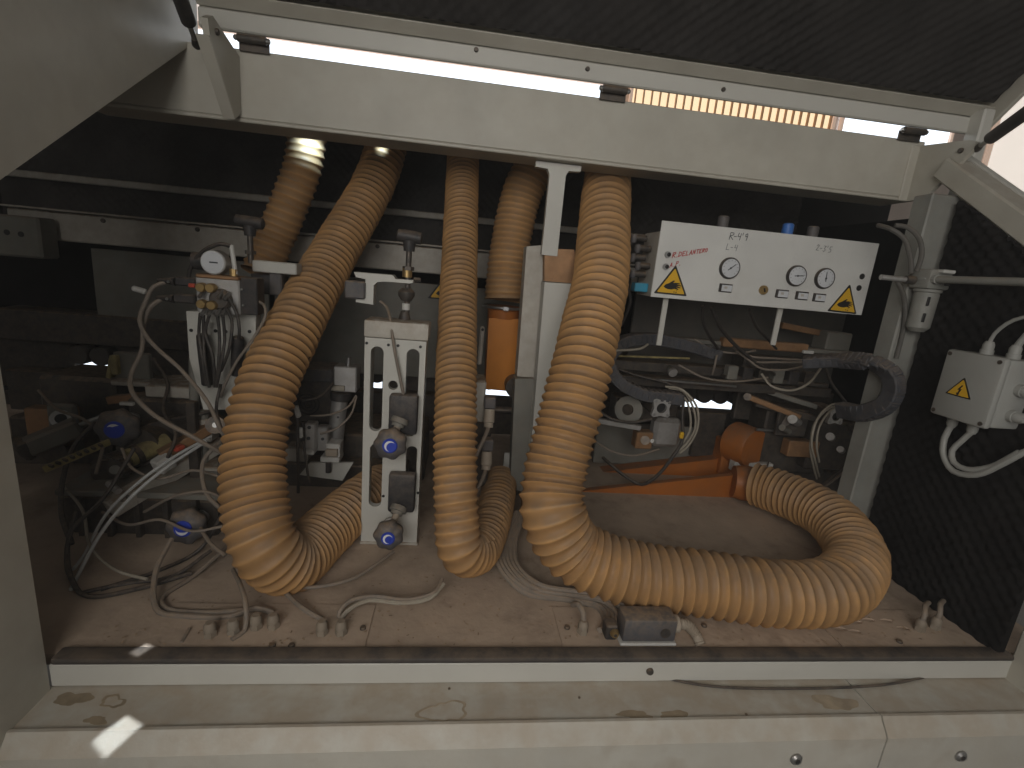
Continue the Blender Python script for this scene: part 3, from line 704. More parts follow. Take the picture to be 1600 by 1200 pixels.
c2, s2 = rbox(306, 434, 374, 491, VY - 0.04, 0.045); MB().box(c2, s2, 0.003).build('manifold', 'alu', t)
c2, s2 = rbox(305, 430, 372, 436, VY - 0.043, 0.05); MB().box(c2, s2, 0.002).build('top_plate', 'bronze', t)
for px, py in ((315, 449), (330, 450), (316, 475), (332, 477)):
    q = at(px, py, Y=VY - 0.055); MB().lathe(q + Vector((0, 0.016, 0)), (0, -0.024, 0), [(0, 0.006), (0.4, 0.006), (0.4, 0.0095), (0.9, 0.0095), (1, 0.008)], 18).build('knurled_knob', 'brass', t)
for px, py in ((313, 459), (343, 460), (317, 487), (327, 487), (340, 488), (349, 487), (353, 463)):
    q = at(px, py, Y=VY - 0.058); MB().cyl(q + Vector((0.002, 0.012, 0.007)), q + Vector((-0.001, -0.004, -0.007)), 0.0036, n=10).build('fitting', 'steel', t)
q = at(345, 468, Y=VY - 0.045); MB().lathe(q + Vector((0, 0.01, 0)), (0, -0.018, 0), [(0, 0.022), (0.7, 0.022), (1, 0.017)], 22).build('hub', 'dark_metal', t)
c2, s2 = rbox(376, 434, 402, 492, VY - 0.03, 0.04); MB().box(c2, s2, 0.002).build('solenoid', 'black_plastic', t)
for px, py in ((378, 452), (380, 477)):
    q = at(px, py, Y=VY - 0.032); screw(t, q, YN, 0.0028, 'screw', 'steel')
for (x0, y0, x1, y1) in ((250, 433, 306, 447), (248, 460, 304, 474)):
    c2, s2 = rbox(x0 + 22, y0, x1, y1, VY - 0.03, 0.02); MB().box(c2, s2, 0.003).build('connector', 'black_plastic', t)
    a = at(x0 + 24, (y0 + y1) / 2, Y=VY - 0.02); MB().cyl(a, a + Vector((-0.034, 0, 0)), 0.009, 0.004, 12).build('connector_boot', 'black_plastic', t)
    q = at(x0 + 13, (y0 + y1) / 2, Y=VY - 0.032); screw(t, q, YN, 0.003, 'screw', 'steel')
q = at(301, 446, Y=VY - 0.05); MB().box(q, (0.012, 0.01, 0.008), 0.001).build('red_clip', 'red', t)
q = at(335, 410, Y=VY - 0.03)
g = thing('pressure_gauge', q - Vector((0, 0, 0.03)), 'small round gauge on top of the left valve block', 'gauge')
MB().lathe(q + Vector((0, 0.025, 0)), (0, -0.032, 0), [(0, 0.016), (0.2, 0.025), (0.95, 0.025), (1, 0.0235)], 30).build('case', 'alu', g)
MB().lathe(q + Vector((0, -0.0071, 0)), (0, -0.0008, 0), [(0, 0.022), (1, 0.022)], 30).build('dial', 'dial', g)
MB().box(q + Vector((0.002, -0.0084, 0.0)), (0.016, 0.0008, 0.003)).build('needle', 'ink_black', g)
MB().lathe(q + Vector((-0.045, 0.012, 0.0)), (0.02, 0, 0), [(0, 0.018), (1, 0.018)], 16).build('regulator_cap', 'black_plastic', g)
MB().cyl(q + Vector((0, 0.008, -0.022)), q + Vector((0, 0.008, -0.045)), 0.009, n=12).build('stem', 'brass', g)
q = at(364, 405, Y=VY - 0.03)
g = thing('needle_valve', q - Vector((0, 0, .03)), 'thin white fitting beside the small gauge', 'valve')
MB().cyl(q + Vector((-.002, 0, 0.028)), q + Vector((0.004, 0, -0.03)), 0.0045, n=12).build('body', 'white_plastic', g)
MB().cyl(q + Vector((0, 0, -0.02)), q + Vector((0, 0, -0.034)), 0.008, n=8).build('nut', 'brass', g)
cable('air_tube', [(361, 385, VY - .03), (345, 381, VY - .035), (318, 392, VY - .035), (302, 410, VY - .03), (295, 432, VY - .02), (300, 447, VY - .02)], 0.0042, 'cable_black', 'black air tube arching over the small gauge', 'air tube')
tubes = [((313, 490), (311, 520), (316, 560), (322, 600)), ((318, 492), (318, 525), (320, 565), (327, 605)), ((327, 492), (321, 520), (332, 555), (336, 605)), ((340, 493), (343, 525), (342, 560), (338, 600)),
         ((348, 492), (351, 530), (346, 565), (338, 605)), ((353, 480), (362, 500), (358, 545), (345, 580)), ((357, 465), (370, 490), (374, 515), (373, 530))]
ORD7 = ('leftmost', 'second from left', 'third from left', 'fourth from left', 'fifth from left', 'sixth from left', 'rightmost')
for i, tb in enumerate(tubes):
    MB().tube([at(x, y, Y=VY - 0.055 + 0.006 * (k % 2)) for k, (x, y) in enumerate(tb)], 0.0034, 8).build('air_tube', 'cable_black', None, ORD7[i] + ' of the black air tubes hanging from the left valve block', 'air tube', 'air tubes of the left valve block')
for px0, py0, px1, py1, lab in ((316, 522, 325, 600, 'black cylinder sleeve at the left of the hanging air tubes'), (372, 526, 370, 585, 'black cylinder sleeve at the right of the hanging air tubes')):
    a = at(px0, py0, Y=VY - 0.035); b_ = at(px1, py1, Y=VY - 0.02)
    MB().lathe(a, b_ - a, [(0, 0.009), (0.03, 0.0115), (0.2, 0.0125), (1, 0.0125)], 16).build('sleeve', 'black_plastic', None, lab, 'sleeve')
# loops of cable left of the valve block
cable('cable', [(262, 440, VY - .02), (240, 448, VY - .03), (226, 475, VY - .04), (218, 500, VY - .05), (232, 530, VY - .05), (285, 580, VY - .06), (325, 630, VY - .08), (345, 672, VY - .1), (362, 700, VY - .06)], 0.0042, 'cable', 'grey cable looping from the upper black connector behind the thick hose')
cable('cable', [(252, 468, VY - .02), (236, 478, VY - .03), (224, 510, VY - .03), (222, 545, VY - .04), (204, 588, VY - .06), (206, 612, VY - .08), (240, 648, VY - .1), (300, 682, VY - .12), (350, 710, VY - .1), (370, 722, VY - .06)], 0.0046, 'cable', 'grey cable looping from the lower black connector past the blue knob')
a = at(207, 450, Y=VY - .04); b_ = at(228, 456, Y=VY - .04)
MB().lathe(a, b_ - a, [(0, 0.004), (0.1, 0.006), (0.9, 0.006), (1, 0.004)], 12).build('cable_marker', 'white_plastic', None, 'small white cable marker left of the valve block', 'marker')
cable('cable', [(398, 470, VY - .01), (412, 476, VY - .03), (415, 492, VY - .04), (395, 530, VY - .045), (370, 565, VY - .05), (352, 600, VY - .04), (345, 620, VY - .02)], 0.0032, 'cable', 'thin grey cable crossing the white valve stand to the right')

# ------------------------------------------------------------------ far-left machinery
def unit(name, label, cat, base, parts):
    t = thing(name, base, label, cat)
    for pn, m, bm_ in parts: bm_.build(pn, m, t)
    return t
def bx(x0, y0, x1, y1, Y, d, bev=0.003):
    c2, s2 = rbox(x0, y0, x1, y1, Y, d); return MB().box(c2, s2, bev)
def bar(x0, y0, Y0, x1, y1, Y1, w_, h_, bev=0.002):
    return MB().beam(at(x0, y0, Y=Y0), at(x1, y1, Y=Y1), w_, h_, bev)
def rod(x0, y0, Y0, x1, y1, Y1, r, r1=None, n=16):
    return MB().cyl(at(x0, y0, Y=Y0), at(x1, y1, Y=Y1), r, r1, n)
unit('scale_bar', 'yellowish notched scale bar pointing down left under the left knob', 'scale', at(120, 715, Y=1.06), [
    ('bar', 'scale_yellow', bar(68, 734, 1.02, 172, 690, 1.12, 0.006, 0.016))] +
    [('notch', 'dark_metal', bar(78 + k * 11, 729 - k * 4.65, 1.015 + k * .0106, 82 + k * 11, 727 - k * 4.65, 1.019 + k * .0106, 0.012, 0.006, 0)) for k in range(8)])
unit('feed_unit', 'dark dusty feed unit behind the far-left knob', 'machine unit', at(220, 690, Y=1.25), [
    ('body', 'dark_metal', bx(200, 625, 330, 690, 1.24, 0.16, 0.008)), ('lid_plate', 'paint_dusty', bx(226, 604, 302, 622, 1.22, 0.12)),
    ('tag', 'white_plastic', bx(186, 629, 207, 634, 1.16, 0.01, 0.001)), ('arm', 'dark_metal', bar(190, 690, 1.2, 330, 640, 1.3, 0.04, 0.05)),
    ('foot', 'dark_metal', bx(215, 690, 300, 800, 1.26, 0.1, 0.006)), ('flange', 'dark_metal', rod(215, 700, 1.16, 250, 685, 1.26, 0.045)),
    ('side_bar', 'bronze', bar(170, 625, 1.3, 300, 610, 1.3, 0.02, 0.02))])
unit('lower_slide', 'dusty sloping slide bar above the lowest left knob', 'slide', at(260, 760, Y=1.1), [
    ('slide', 'paint_dusty', bar(170, 795, 1.02, 345, 690, 1.22, 0.04, 0.035)), ('end_bolt', 'dark_metal', rod(192, 780, 1.0, 198, 777, 1.02, 0.006)),
    ('clamp', 'white_plastic', bar(243, 732, 1.07, 268, 716, 1.1, 0.03, 0.035, 0.004)), ('clip', 'red', bar(272, 703, 1.08, 286, 697, 1.1, 0.015, 0.01)),
    ('nozzle', 'alu', rod(170, 755, 1.04, 185, 768, 1.02, 0.007)), ('base', 'dark_metal', bx(180, 790, 345, 850, 1.16, 0.1, 0.006))])
unit('roller_unit', 'dark round roller housing left of the thick hose', 'machine unit', at(180, 745, Y=1.15), [
    ('housing', 'dark_metal', rod(165, 735, 1.12, 215, 715, 1.22, 0.035)), ('cap', 'dark_metal', rod(163, 737, 1.105, 168, 734, 1.12, 0.026)), ('stand', 'dark_metal', bx(165, 745, 205, 840, 1.19, 0.07))])
unit('gear_box', 'dark gear housing at the far left in deep shade', 'machine unit', at(80, 640, Y=1.4), [
    ('body', 'dark_metal', bx(60, 590, 190, 660, 1.38, 0.16, 0.01)), ('cover', 'dark_metal', rod(95, 660, 1.33, 110, 655, 1.39, 0.05)), ('stand', 'dark_metal', bx(20, 655, 180, 760, 1.42, 0.12, 0.006)),
    ('handle', 'scale_yellow', bar(178, 555, 1.36, 172, 590, 1.36, 0.012, 0.02))])
unit('conveyor_frame', 'dark conveyor frame along the floor at far left', 'frame', at(60, 800, Y=1.15), [
    ('top_rail', 'dark_metal', bar(-80, 700, 1.3, 120, 705, 1.3, 0.06, 0.05)), ('lower_rail', 'dark_metal', bar(-60, 800, 1.2, 190, 812, 1.2, 0.05, 0.03)), ('plate', 'bronze', bx(40, 640, 110, 700, 1.3, 0.04))])
for pts, m, r, lab in [
    ([(330, 682, 1.12), (270, 715, 1.04), (215, 755, 1.0), (165, 805, .98), (130, 870, .95), (116, 905, .92)], 'tube_clear', 0.0032, 'upper pale air tube arching across the far left'),
    ([(322, 690, 1.10), (265, 727, 1.03), (212, 770, .98), (160, 830, .95), (122, 905, .90), (112, 930, .86)], 'tube_clear', 0.0034, 'lower pale air tube arching across the far left'),
    ([(118, 800, 1.0), (106, 850, .95), (112, 905, .88), (140, 940, .84), (215, 920, .86), (300, 895, .9)], 'cable_black', 0.0042, 'black cable drooping onto the floor at far left'),
    ([(210, 700, 1.05), (160, 780, 1.0), (112, 830, .95), (104, 880, .92), (118, 920, .87)], 'cable_black', 0.004, 'black cable hanging below the far-left knob'),
    ([(268, 842, .93), (246, 885, .88), (240, 930, .83), (250, 965, .80), (290, 978, .79), (360, 968, .79), (400, 950, .80), (427, 958, .80)], 'cable', 0.0052, 'grey cable curling from the lowest left knob to a floor gland'),
    ([(360, 850, .98), (300, 905, .90), (255, 940, .84), (262, 962, .81), (320, 965, .80), (372, 954, .80), (398, 952, .80)], 'cable', 0.0046, 'grey cable sweeping from behind the thick hose to a floor gland'),
    ([(355, 790, 1.0), (310, 860, .98), (250, 920, .92), (160, 945, .86)], 'cable_black', 0.004, 'dark cable slanting down behind the knob to the far-left floor'),
    ([(364, 890, .88), (376, 915, .82), (384, 945, .78), (382, 985, .755), (362, 1008, .735)], 'cable', 0.0042, 'grey cable dropping from the thick hose to the front seal'),
    ([(296, 982, .76), (288, 1000, .74), (284, 1012, .73)], 'cable', 0.003, 'short grey cable stub at the front left floor'),
    ([(445, 925, .84), (470, 948, .80), (492, 962, .785), (503, 968, .785)], 'cable', 0.0046, 'short grey cable running into the left gland of a pair'),
    ([(690, 905, .86), (680, 925, .83), (640, 937, .82), (580, 932, .825), (545, 940, .81), (531, 955, .795), (530, 968, .79)], 'cable', 0.0046, 'pale cable from below the thin hose to the right gland of a pair'),
    ([(693, 912, .85), (672, 934, .82), (630, 942, .815), (575, 938, .82), (548, 950, .80), (536, 962, .79), (533, 970, .785)], 'cable_pale', 0.0042, 'second pale cable from below the thin hose to the gland pair'),
    ([(615, 862, .97), (590, 880, .93), (555, 902, .89), (520, 913, .87), (480, 918, .86), (455, 916, .86)], 'cable', 0.0036, 'thin grey cable trailing from the slotted column foot to the thick hose')]:
    P_ = path(pts); P_ = [Vector((v.x, v.y, max(v.z, r + 0.001))) for v in P_]
    MB().tube(P_, r, 8).build('cable' if 'air tube' not in lab else 'air_tube', m, None, lab, 'air tube' if 'air tube' in lab else 'cable')

# ------------------------------------------------------------------ cable glands
def gland(px, py, label, group, m='white_plastic', h=0.026, r=0.0105):
    p = at(px, py, Z=0.015); y = max(p.y, 0.735); z0 = 0.0036 if 0.712 < y < 0.827 else 0.0005
    t = thing('cable_gland', (p.x, y, z0), label, 'cable gland', group)
    MB().lathe((p.x, y, z0), (0, 0, 0.010), [(0, r), (1, r)], 6).build('hex_nut', m, t, sharp=20)
    MB().lathe((p.x, y, z0 + 0.010), (0, 0, h - 0.010), [(0, r * 0.88), (0.25, r * 0.92), (0.6, r * 0.9), (1, r * 0.6)], 18).build('dome', m, t)
    return t
for px, py, lab in ((328, 984, 'dusty cable gland, leftmost of four on the floor'), (364, 980, 'dusty cable gland, second from left of four on the floor'), (400, 972, 'dusty cable gland, third from left of four on the floor'), (427, 971, 'dusty cable gland, rightmost of four on the floor'),
    (503, 981, 'left one of the pair of cable glands near the middle floor plate edge'), (533, 981, 'right one of the pair of cable glands near the middle floor plate edge'),
    (911, 980, 'single cable gland beside the limit switch'), (1438, 977, 'left cable gland of two at the right floor corner'), (1462, 974, 'right cable gland of two at the right floor corner')):
    gland(px, py, lab, 'cable glands in the floor plates', 'gland')
for x, lab in ((1438, 'pale cable bending out of the left corner gland'), (1462, 'pale cable bending out of the right corner gland')):
    p = at(x, 977 - (x > 1450) * 3, Z=0.015); p.y = max(p.y, .735)
    MB().tube([(p.x, p.y, 0.025), (p.x + 0.002, p.y, 0.04), (p.x + 0.012, p.y + 0.012, 0.05), (p.x + 0.04, p.y + 0.03, 0.046)], 0.005, 10).build('cable', 'cable', None, lab, 'cable')
# bundle of cables on the floor to the limit switch
LX = at(1023, 990, Y=0.745)
for k in range(6):
    o = (k - 2.5)
    pts = [(812 + o * 3, 800, 1.12), (793 + o * 5, 850, 1.0), (795 + o * 6, 885, .92), (832 + o * 5, 921 - o * 2, .865), (895 + o * 2, 934 - o * 3.2, .845), (945 + o * 4, 946 - o * 5, .82)]
    pts += [(962 + o * 7, 966 - o * 3, .775), (952 + o * 6, 985, .75)] if k < 4 else [(978 + o * 5, 958, .79), (1002 + o * 4, 968, .775)]
    P_ = [Vector((v.x, v.y, max(v.z, 0.0055) + 0.0035 * (k % 2) * (0.3 < i / 7 < 0.75))) for i, v in enumerate(path(pts))]
    MB().tube(P_, 0.0056, 8).build('cable', 'cable', None, 'grey cable in the bundle on the floor between the thin and the thickest hose', 'cable', 'cable bundle on the floor')
q = at(911, 978, Z=0.015)
MB().tube([(q.x, q.y, 0.025), (q.x - .002, q.y + .004, 0.04), (q.x - .008, q.y + .02, 0.046), (q.x - .012, q.y + .04, 0.03)], 0.0055, 10).build('cable', 'cable', None, 'short cable bending into the single gland by the limit switch', 'cable')
t = thing('limit_switch', (LX.x, 0.76, 0.0036), 'grey limit switch box on white base at the front floor', 'switch')
x0 = at(975, 990, Y=0.722).x; x1 = at(1058, 990, Y=0.722).x; z1 = at(1015, 968, Y=0.722).z
MB().box(((x0 + x1) / 2, 0.744, 0.0065), (x1 - x0 + 0.006, 0.044, 0.006), 0.001).build('base', 'white_plastic', t)
MB().box(((x0 + x1) / 2, 0.745, 0.0335), (x1 - x0, 0.042, 0.046), 0.004, seg=2).build('body', 'grey_plastic', t)
p = at(1040, 991, Y=0.722); MB().cyl((p.x, 0.7225, 0.031), (p.x, 0.7215, 0.031), 0.0095, n=20).build('plug', 'dark_metal', t)
MB().cyl((p.x, 0.7215, 0.031), (p.x, 0.7208, 0.031), 0.003, n=6).build('screw', 'black_plastic', t)
MB().lathe((x1, 0.745, 0.034), (0.014, 0, 0), [(0, 0.016), (0.7, 0.016), (1, 0.012)], 18).build('conduit_nut', 'conduit', t)
b = MB(); prof = []
P_ = catmull([(x1 + 0.012, 0.745, 0.034), (x1 + 0.03, 0.743, 0.032), (x1 + 0.045, 0.735, 0.018), (x1 + 0.05, 0.722, 0.006)], 0.002)
b.tube(P_, lambda f: 0.0095 + 0.0014 * math.sin(f * 95), 14, smooth=False); b.build('conduit', 'conduit', t)
p = at(963, 995, Y=0.714); MB().lathe((p.x, 0.732, 0.030), (0, -0.014, 0), [(0, 0.0085), (0.6, 0.0085), (1, 0.006)], 18).build('round_fitting', 'brass', t)
MB().lathe((p.x, 0.7185, 0.030), (0, -0.0015, 0), [(0, 0.003), (1, 0.003)], 8).build('fitting_screw', 'dark_metal', t)
MB().box((p.x - 0.004, 0.738, 0.028), (0.022, 0.026, 0.03), 0.003).build('fitting_block', 'black_plastic', t)

# ------------------------------------------------------------------ middle machinery between thick hose and slotted column
unit('fan_motor', 'dark motor with round fan grille behind the thick hose', 'motor', at(490, 650, Y=1.4), [
    ('housing', 'dark_metal', bx(466, 592, 524, 662, 1.38, 0.12, 0.006)), ('terminal_cover', 'grey_plastic', bx(470, 576, 520, 597, 1.36, 0.1, 0.004)), ('stand', 'dark_metal', bx(470, 660, 520, 760, 1.42, 0.08))] +
    [('grille_ring', 'black_plastic', MB().tube([at(481, 631, Y=1.375) + Vector((r * math.cos(a), 0, r * math.sin(a))) for a in [2 * math.pi * k / 24 for k in range(25)]], 0.0025, 6, smooth=False)) for r in (0.010, 0.02, 0.03)])
unit('air_cylinder', 'upright white air cylinder left of the slotted column', 'cylinder', at(530, 700, Y=1.3), [
    ('head', 'alu', bx(521, 573, 557, 613, 1.27, 0.05, 0.003)), ('stud', 'steel', rod(544, 572, 1.29, 545, 558, 1.29, 0.007)), ('tag', 'cable_pale', bx(517, 603, 538, 611, 1.262, 0.008, 0.001)),
    ('barrel', 'alu', rod(532, 614, 1.30, 523, 700, 1.30, 0.021)), ('collar', 'black_plastic', rod(533, 612, 1.30, 532, 624, 1.30, 0.027)), ('hole', 'print_black', rod(528, 652, 1.2795, 528, 652, 1.2775, 0.003, n=10))])
unit('control_block', 'small white block with square button below the air cylinder', 'control block', at(518, 725, Y=1.22), [
    ('block', 'white_plastic', bx(509, 694, 531, 722, 1.215, 0.04, 0.002)), ('base', 'white_plastic', bx(500, 715, 530, 723, 1.205, 0.05, 0.002)), ('button', 'conduit', bx(508, 703, 527, 714, 1.205, 0.012, 0.002)), ('plunger', 'black_plastic', rod(513, 723, 1.22, 513, 738, 1.22, 0.007))])
unit('mounting_plate', 'white angled mounting plate under the control block', 'plate', at(510, 745, Y=1.25), [
    ('plate', 'paint_clean', quadprism([at(484, 723, Y=1.24), at(552, 723, Y=1.24), at(535, 751, Y=1.24), at(468, 742, Y=1.24)], Vector((0, 0.008, 0)))), ('rib', 'paint_dusty', bx(445, 700, 480, 722, 1.26, 0.05))])
unit('drilled_bracket', 'drilled grey bracket plates beside the thick hose', 'bracket', at(485, 700, Y=1.2), [
    ('plate', 'alu', bx(476, 662, 493, 706, 1.2, 0.03)), ('plate', 'alu', bx(494, 668, 512, 705, 1.22, 0.03)), ('foot', 'white_plastic', bx(472, 704, 490, 712, 1.19, 0.04)),
    ('hole', 'print_black', rod(483, 668, 1.201, 483, 668, 1.198, 0.0045, n=12)), ('hole', 'print_black', rod(482, 685, 1.201, 482, 685, 1.198, 0.0045, n=12)), ('hole', 'print_black', rod(504, 686, 1.221, 504, 686, 1.218, 0.004, n=12))])
unit('rod_lever', 'pale lever with two thin rods beside the thick hose', 'lever', at(465, 740, Y=1.12), [
    ('lever', 'white_plastic', bar(462, 634, 1.12, 467, 652, 1.12, 0.01, 0.012)), ('rod', 'dark_metal', rod(465, 652, 1.12, 466, 770, 1.12, 0.0035)), ('rod', 'dark_metal', rod(474, 690, 1.12, 483, 755, 1.12, 0.003)), ('pad', 'white_plastic', bar(469, 668, 1.13, 470, 684, 1.13, 0.01, 0.009))])
for pts, lab in (([(556, 618, 1.26), (545, 635, 1.24), (515, 648, 1.22), (485, 650, 1.22)], 'upper thin cable from the air cylinder to the fan motor'), ([(557, 620, 1.26), (548, 648, 1.23), (525, 670, 1.21), (500, 678, 1.2)], 'lower thin cable from the air cylinder to the drilled bracket')):
    cable('cable', pts, 0.0028, 'cable', lab)
unit('machine_pedestal', 'dark machine base under the fan motor and thick hose', 'base', (-0.45, 1.4, 0), [('body', 'dark_metal', MB().box((-0.50, 1.50, 0.07), (0.85, 0.22, 0.14), 0.006)), ('step', 'dark_metal', MB().box((-0.42, 1.36, 0.035), (0.6, 0.07, 0.07), 0.004))])
unit('pressure_beam', 'dark pressure beam above the conveyor at the rear', 'beam', (-0.2, 1.7, 0.2), [('beam', 'dark_metal', MB().box((-0.15, 1.80, 0.330), (2.7, 0.10, 0.105), 0.006)), ('track', 'dark_metal', MB().box((-0.15, 1.785, 0.105), (2.7, 0.06, 0.14), 0.004))] +
    [('added_skirt', 'dark_metal', MB().box(((a + b_) / 2, 1.84, 0.19), (b_ - a, 0.02, 0.19))) for a, b_ in ((-1.6, -1.335), (-1.20, -0.325), (-0.272, 0.09), (0.272, 0.92), (1.17, 1.5))])  # strips added to block the bright slot between the visible gaps
for x0, x1 in ((-1.28, -1.16), (-0.42, -0.25), (0.06, 0.32), (0.85, 1.22)):
    k = 0
    x = x0
    while x < x1:
        MB().lathe((x, 1.77, 0.2355), (0, 0.06, 0), [(0, 0.030), (0.08, 0.033), (0.92, 0.033), (1, 0.030)], 20).build('pressure_roller', 'rubber', None, 'round black pressure roller under the rear beam with daylight between', 'roller', 'pressure rollers at the rear')
        x += 0.068
gap_panes = thing('window', (0, 2.6, 0.1), 'low glowing panes added as the daylight glimpsed between the pressure rollers', 'window')
for cx, hw in ((-1.82, 0.2), (-0.43, 0.12), (0.28, 0.22), (1.50, 0.28)):
    MB().box((cx, 2.6, -0.05), (hw * 2, 0.01, 0.5)).build('pane', 'window_cool', gap_panes)  # added glow, stands in for daylight beyond the machine
# ------------------------------------------------------------------ between thin hose and white column
for dy, lab in ((0, 'upper grey cable plug right of the thin hose'), (66, 'lower grey cable plug right of the thin hose')):
    t = thing('cable_plug', at(762, 670 + dy, Y=1.1), lab, 'plug', 'cable plugs right of the thin hose')
    x = -4 * (dy > 0)
    bx(757 + x, 622 + dy, 775 + x, 640 + dy, 1.11, 0.03, 0.003).build('socket', 'grey_plastic', t)
    a = at(765 + x, 640 + dy, Y=1.115); b_ = at(763 + x, 668 + dy, Y=1.10)
    MB().lathe(a, b_ - a, [(0, 0.0125), (0.7, 0.0135), (0.75, 0.011), (1, 0.0115)], 16).build('plug_body', 'conduit', t)
    MB().tube(path([(763 + x, 668 + dy, 1.10), (758 + x, 682 + dy, 1.08), (747 + x, 705 + dy, 1.06), (738 + x, 728 + dy, 1.05)]), 0.0048, 8).build('cord', 'cable', t)
unit('side_block', 'dusty white block behind the cable plugs', 'block', at(750, 640, Y=1.2), [('block', 'paint_dusty', bx(735, 595, 758, 660, 1.16, 0.08, 0.004)), ('lower_block', 'dark_metal', bx(733, 660, 765, 760, 1.2, 0.08, 0.004))])
t = thing('slot_link', at(752, 570, Y=1.38), 'narrow pale slotted link bar beside the orange duct', 'link')
bar(754, 510, 1.38, 749, 570, 1.38, 0.012, 0.02, 0.004).build('bar', 'paint_dusty', t)
p = at(754, 515, Y=1.369); MB().cyl(p + Vector((0, .003, 0)), p + Vector((0, -.003, 0)), 0.004, n=10).build('pin', 'print_black', t)
WYc = 1.20
t = thing('white_column', (0.15, WYc + .05, 0), 'tall white box column behind the thickest hose', 'column')
def col_prism(pts_front, Yf, depth): return quadprism([at(x, y, Y=Yf) for x, y in pts_front], Vector((0, depth, 0)))
col_prism([(851, 441), (925, 446), (880, 775), (824, 770)], WYc, 0.05).build('front_face', 'paint_clean', t)
col_prism([(851, 388), (897, 390), (910, 444), (851, 439)], WYc + 0.03, 0.03).build('cardboard_top', 'bronze', t)
col_prism([(823, 385), (849, 383), (843, 590), (808, 588)], WYc + 0.06, 0.06).build('side_channel', 'paint_dusty', t)
col_prism([(805, 592), (842, 592), (826, 770), (797, 764)], WYc + 0.04, 0.05).build('guide_plate', 'grey_plate', t)
t = thing('tee_post', at(860, 380, Y=1.235), 'white T-shaped post hanging under the crossbeam', 'post')
z0 = at(865, 400, Y=1.235).z
xa = at(853, 320, Y=1.235).x; xb = at(878, 320, Y=1.235).x
T_ = [(xa, z0), (xb, z0), (xb, 0.878), (xb + 0.006, 0.889), (xb + 0.035, 0.891), (xb + 0.035, 0.9035), (xa - 0.035, 0.9035), (xa - 0.035, 0.891), (xa - 0.006, 0.889), (xa, 0.878)]
MB().plate(T_, [], (0, 1.225, 0), (1, 0, 0), (0, 0, 1), (0, 1, 0), 0.02).build('tee', 'paint_clean', t)
t = thing('bearing_roller', at(800, 605, Y=1.4), 'dark round bearing beside the white column with daylight under it', 'roller')
p = at(806, 606, Y=1.36); MB().cyl(p, p + Vector((0, 0.06, 0)), 0.030, n=26).build('ring', 'dark_metal', t)
MB().cyl(p + Vector((0, 0.0, 0)), p + Vector((0, -0.002, 0)), 0.011, n=16).build('bore', 'print_black', t)
rod(760, 640, 1.40, 812, 642, 1.40, 0.011).build('shaft', 'dark_metal', t)
unit('foot_bracket', 'small white bracket plate low between thin hose and column', 'bracket', at(795, 760, Y=1.32), [('plate', 'paint_clean', bx(786, 708, 806, 762, 1.33, 0.008, 0.001)), ('foot', 'dark_metal', MB().box((at(795, 762, Y=1.34).x, 1.34, 0.02), (0.05, 0.05, 0.04), 0.002))])

# ------------------------------------------------------------------ more of the crowded left side
unit('upright_pair', 'two dusty upright rods under the white valve stand', 'rod', at(305, 690, Y=1.18), [
    ('rod', 'grey_plate', rod(303, 560, 1.19, 305, 740, 1.19, 0.011)), ('rod', 'grey_plate', rod(320, 640, 1.17, 318, 800, 1.17, 0.009)), ('tie_block', 'paint_dusty', bx(294, 655, 330, 690, 1.16, 0.04))])
unit('tilt_arm', 'tan tilted arm reaching behind the thick hose at left', 'arm', at(300, 690, Y=1.14), [
    ('arm', 'bronze', bar(250, 712, 1.10, 350, 655, 1.18, 0.03, 0.022)), ('pivot', 'dark_metal', rod(336, 664, 1.12, 340, 662, 1.17, 0.02)), ('pin', 'steel', rod(336, 664, 1.115, 336, 664, 1.122, 0.006))])
unit('brass_barrel', 'dull brass-coloured barrel under the far-left knob', 'barrel', at(225, 710, Y=1.15), [
    ('barrel', 'scale_yellow', rod(200, 716, 1.13, 262, 690, 1.2, 0.022)), ('ring', 'dark_metal', rod(208, 713, 1.138, 216, 709, 1.148, 0.026))])
unit('flat_cylinder', 'dim flat air cylinder at the far left edge', 'cylinder', at(75, 680, Y=1.25), [
    ('body', 'grey_plate', bar(40, 700, 1.22, 125, 665, 1.28, 0.05, 0.045, 0.006)), ('rod', 'steel', rod(125, 665, 1.28, 160, 652, 1.3, 0.008)), ('cap', 'dark_metal', bar(28, 705, 1.21, 44, 698, 1.225, 0.055, 0.05, 0.004))])
unit('toothed_disc_unit', 'small dark gear wheel above the lower pale tubes', 'gear', at(180, 735, Y=1.1), [
    ('wheel', 'dark_metal', MB().lathe(at(180, 733, Y=1.09), (0.006, 0.02, 0.0), [(0, 0.024), (1, 0.024)], 64, lobes=16, amp=0.06)), ('hub', 'grey_plate', rod(179, 734, 1.08, 180, 733, 1.09, 0.010))])
unit('flange_bearing', 'grey flange bearing near the left end of the scale bar', 'bearing', at(95, 655, Y=1.3), [
    ('flange', 'grey_plate', bx(72, 632, 118, 676, 1.29, 0.016, 0.006)), ('ring', 'steel', rod(95, 654, 1.278, 95, 654, 1.29, 0.022)), ('bore', 'print_black', rod(95, 654, 1.2765, 95, 654, 1.279, 0.012))])
unit('hanging_bracket', 'dusty bracket hanging left of the valve block', 'bracket', at(205, 575, Y=1.35), [
    ('plate', 'grey_plate', bx(178, 552, 232, 600, 1.36, 0.02)), ('lip', 'paint_dusty', bx(172, 596, 236, 604, 1.33, 0.05)), ('clip', 'scale_yellow', bx(172, 556, 182, 586, 1.345, 0.02))])
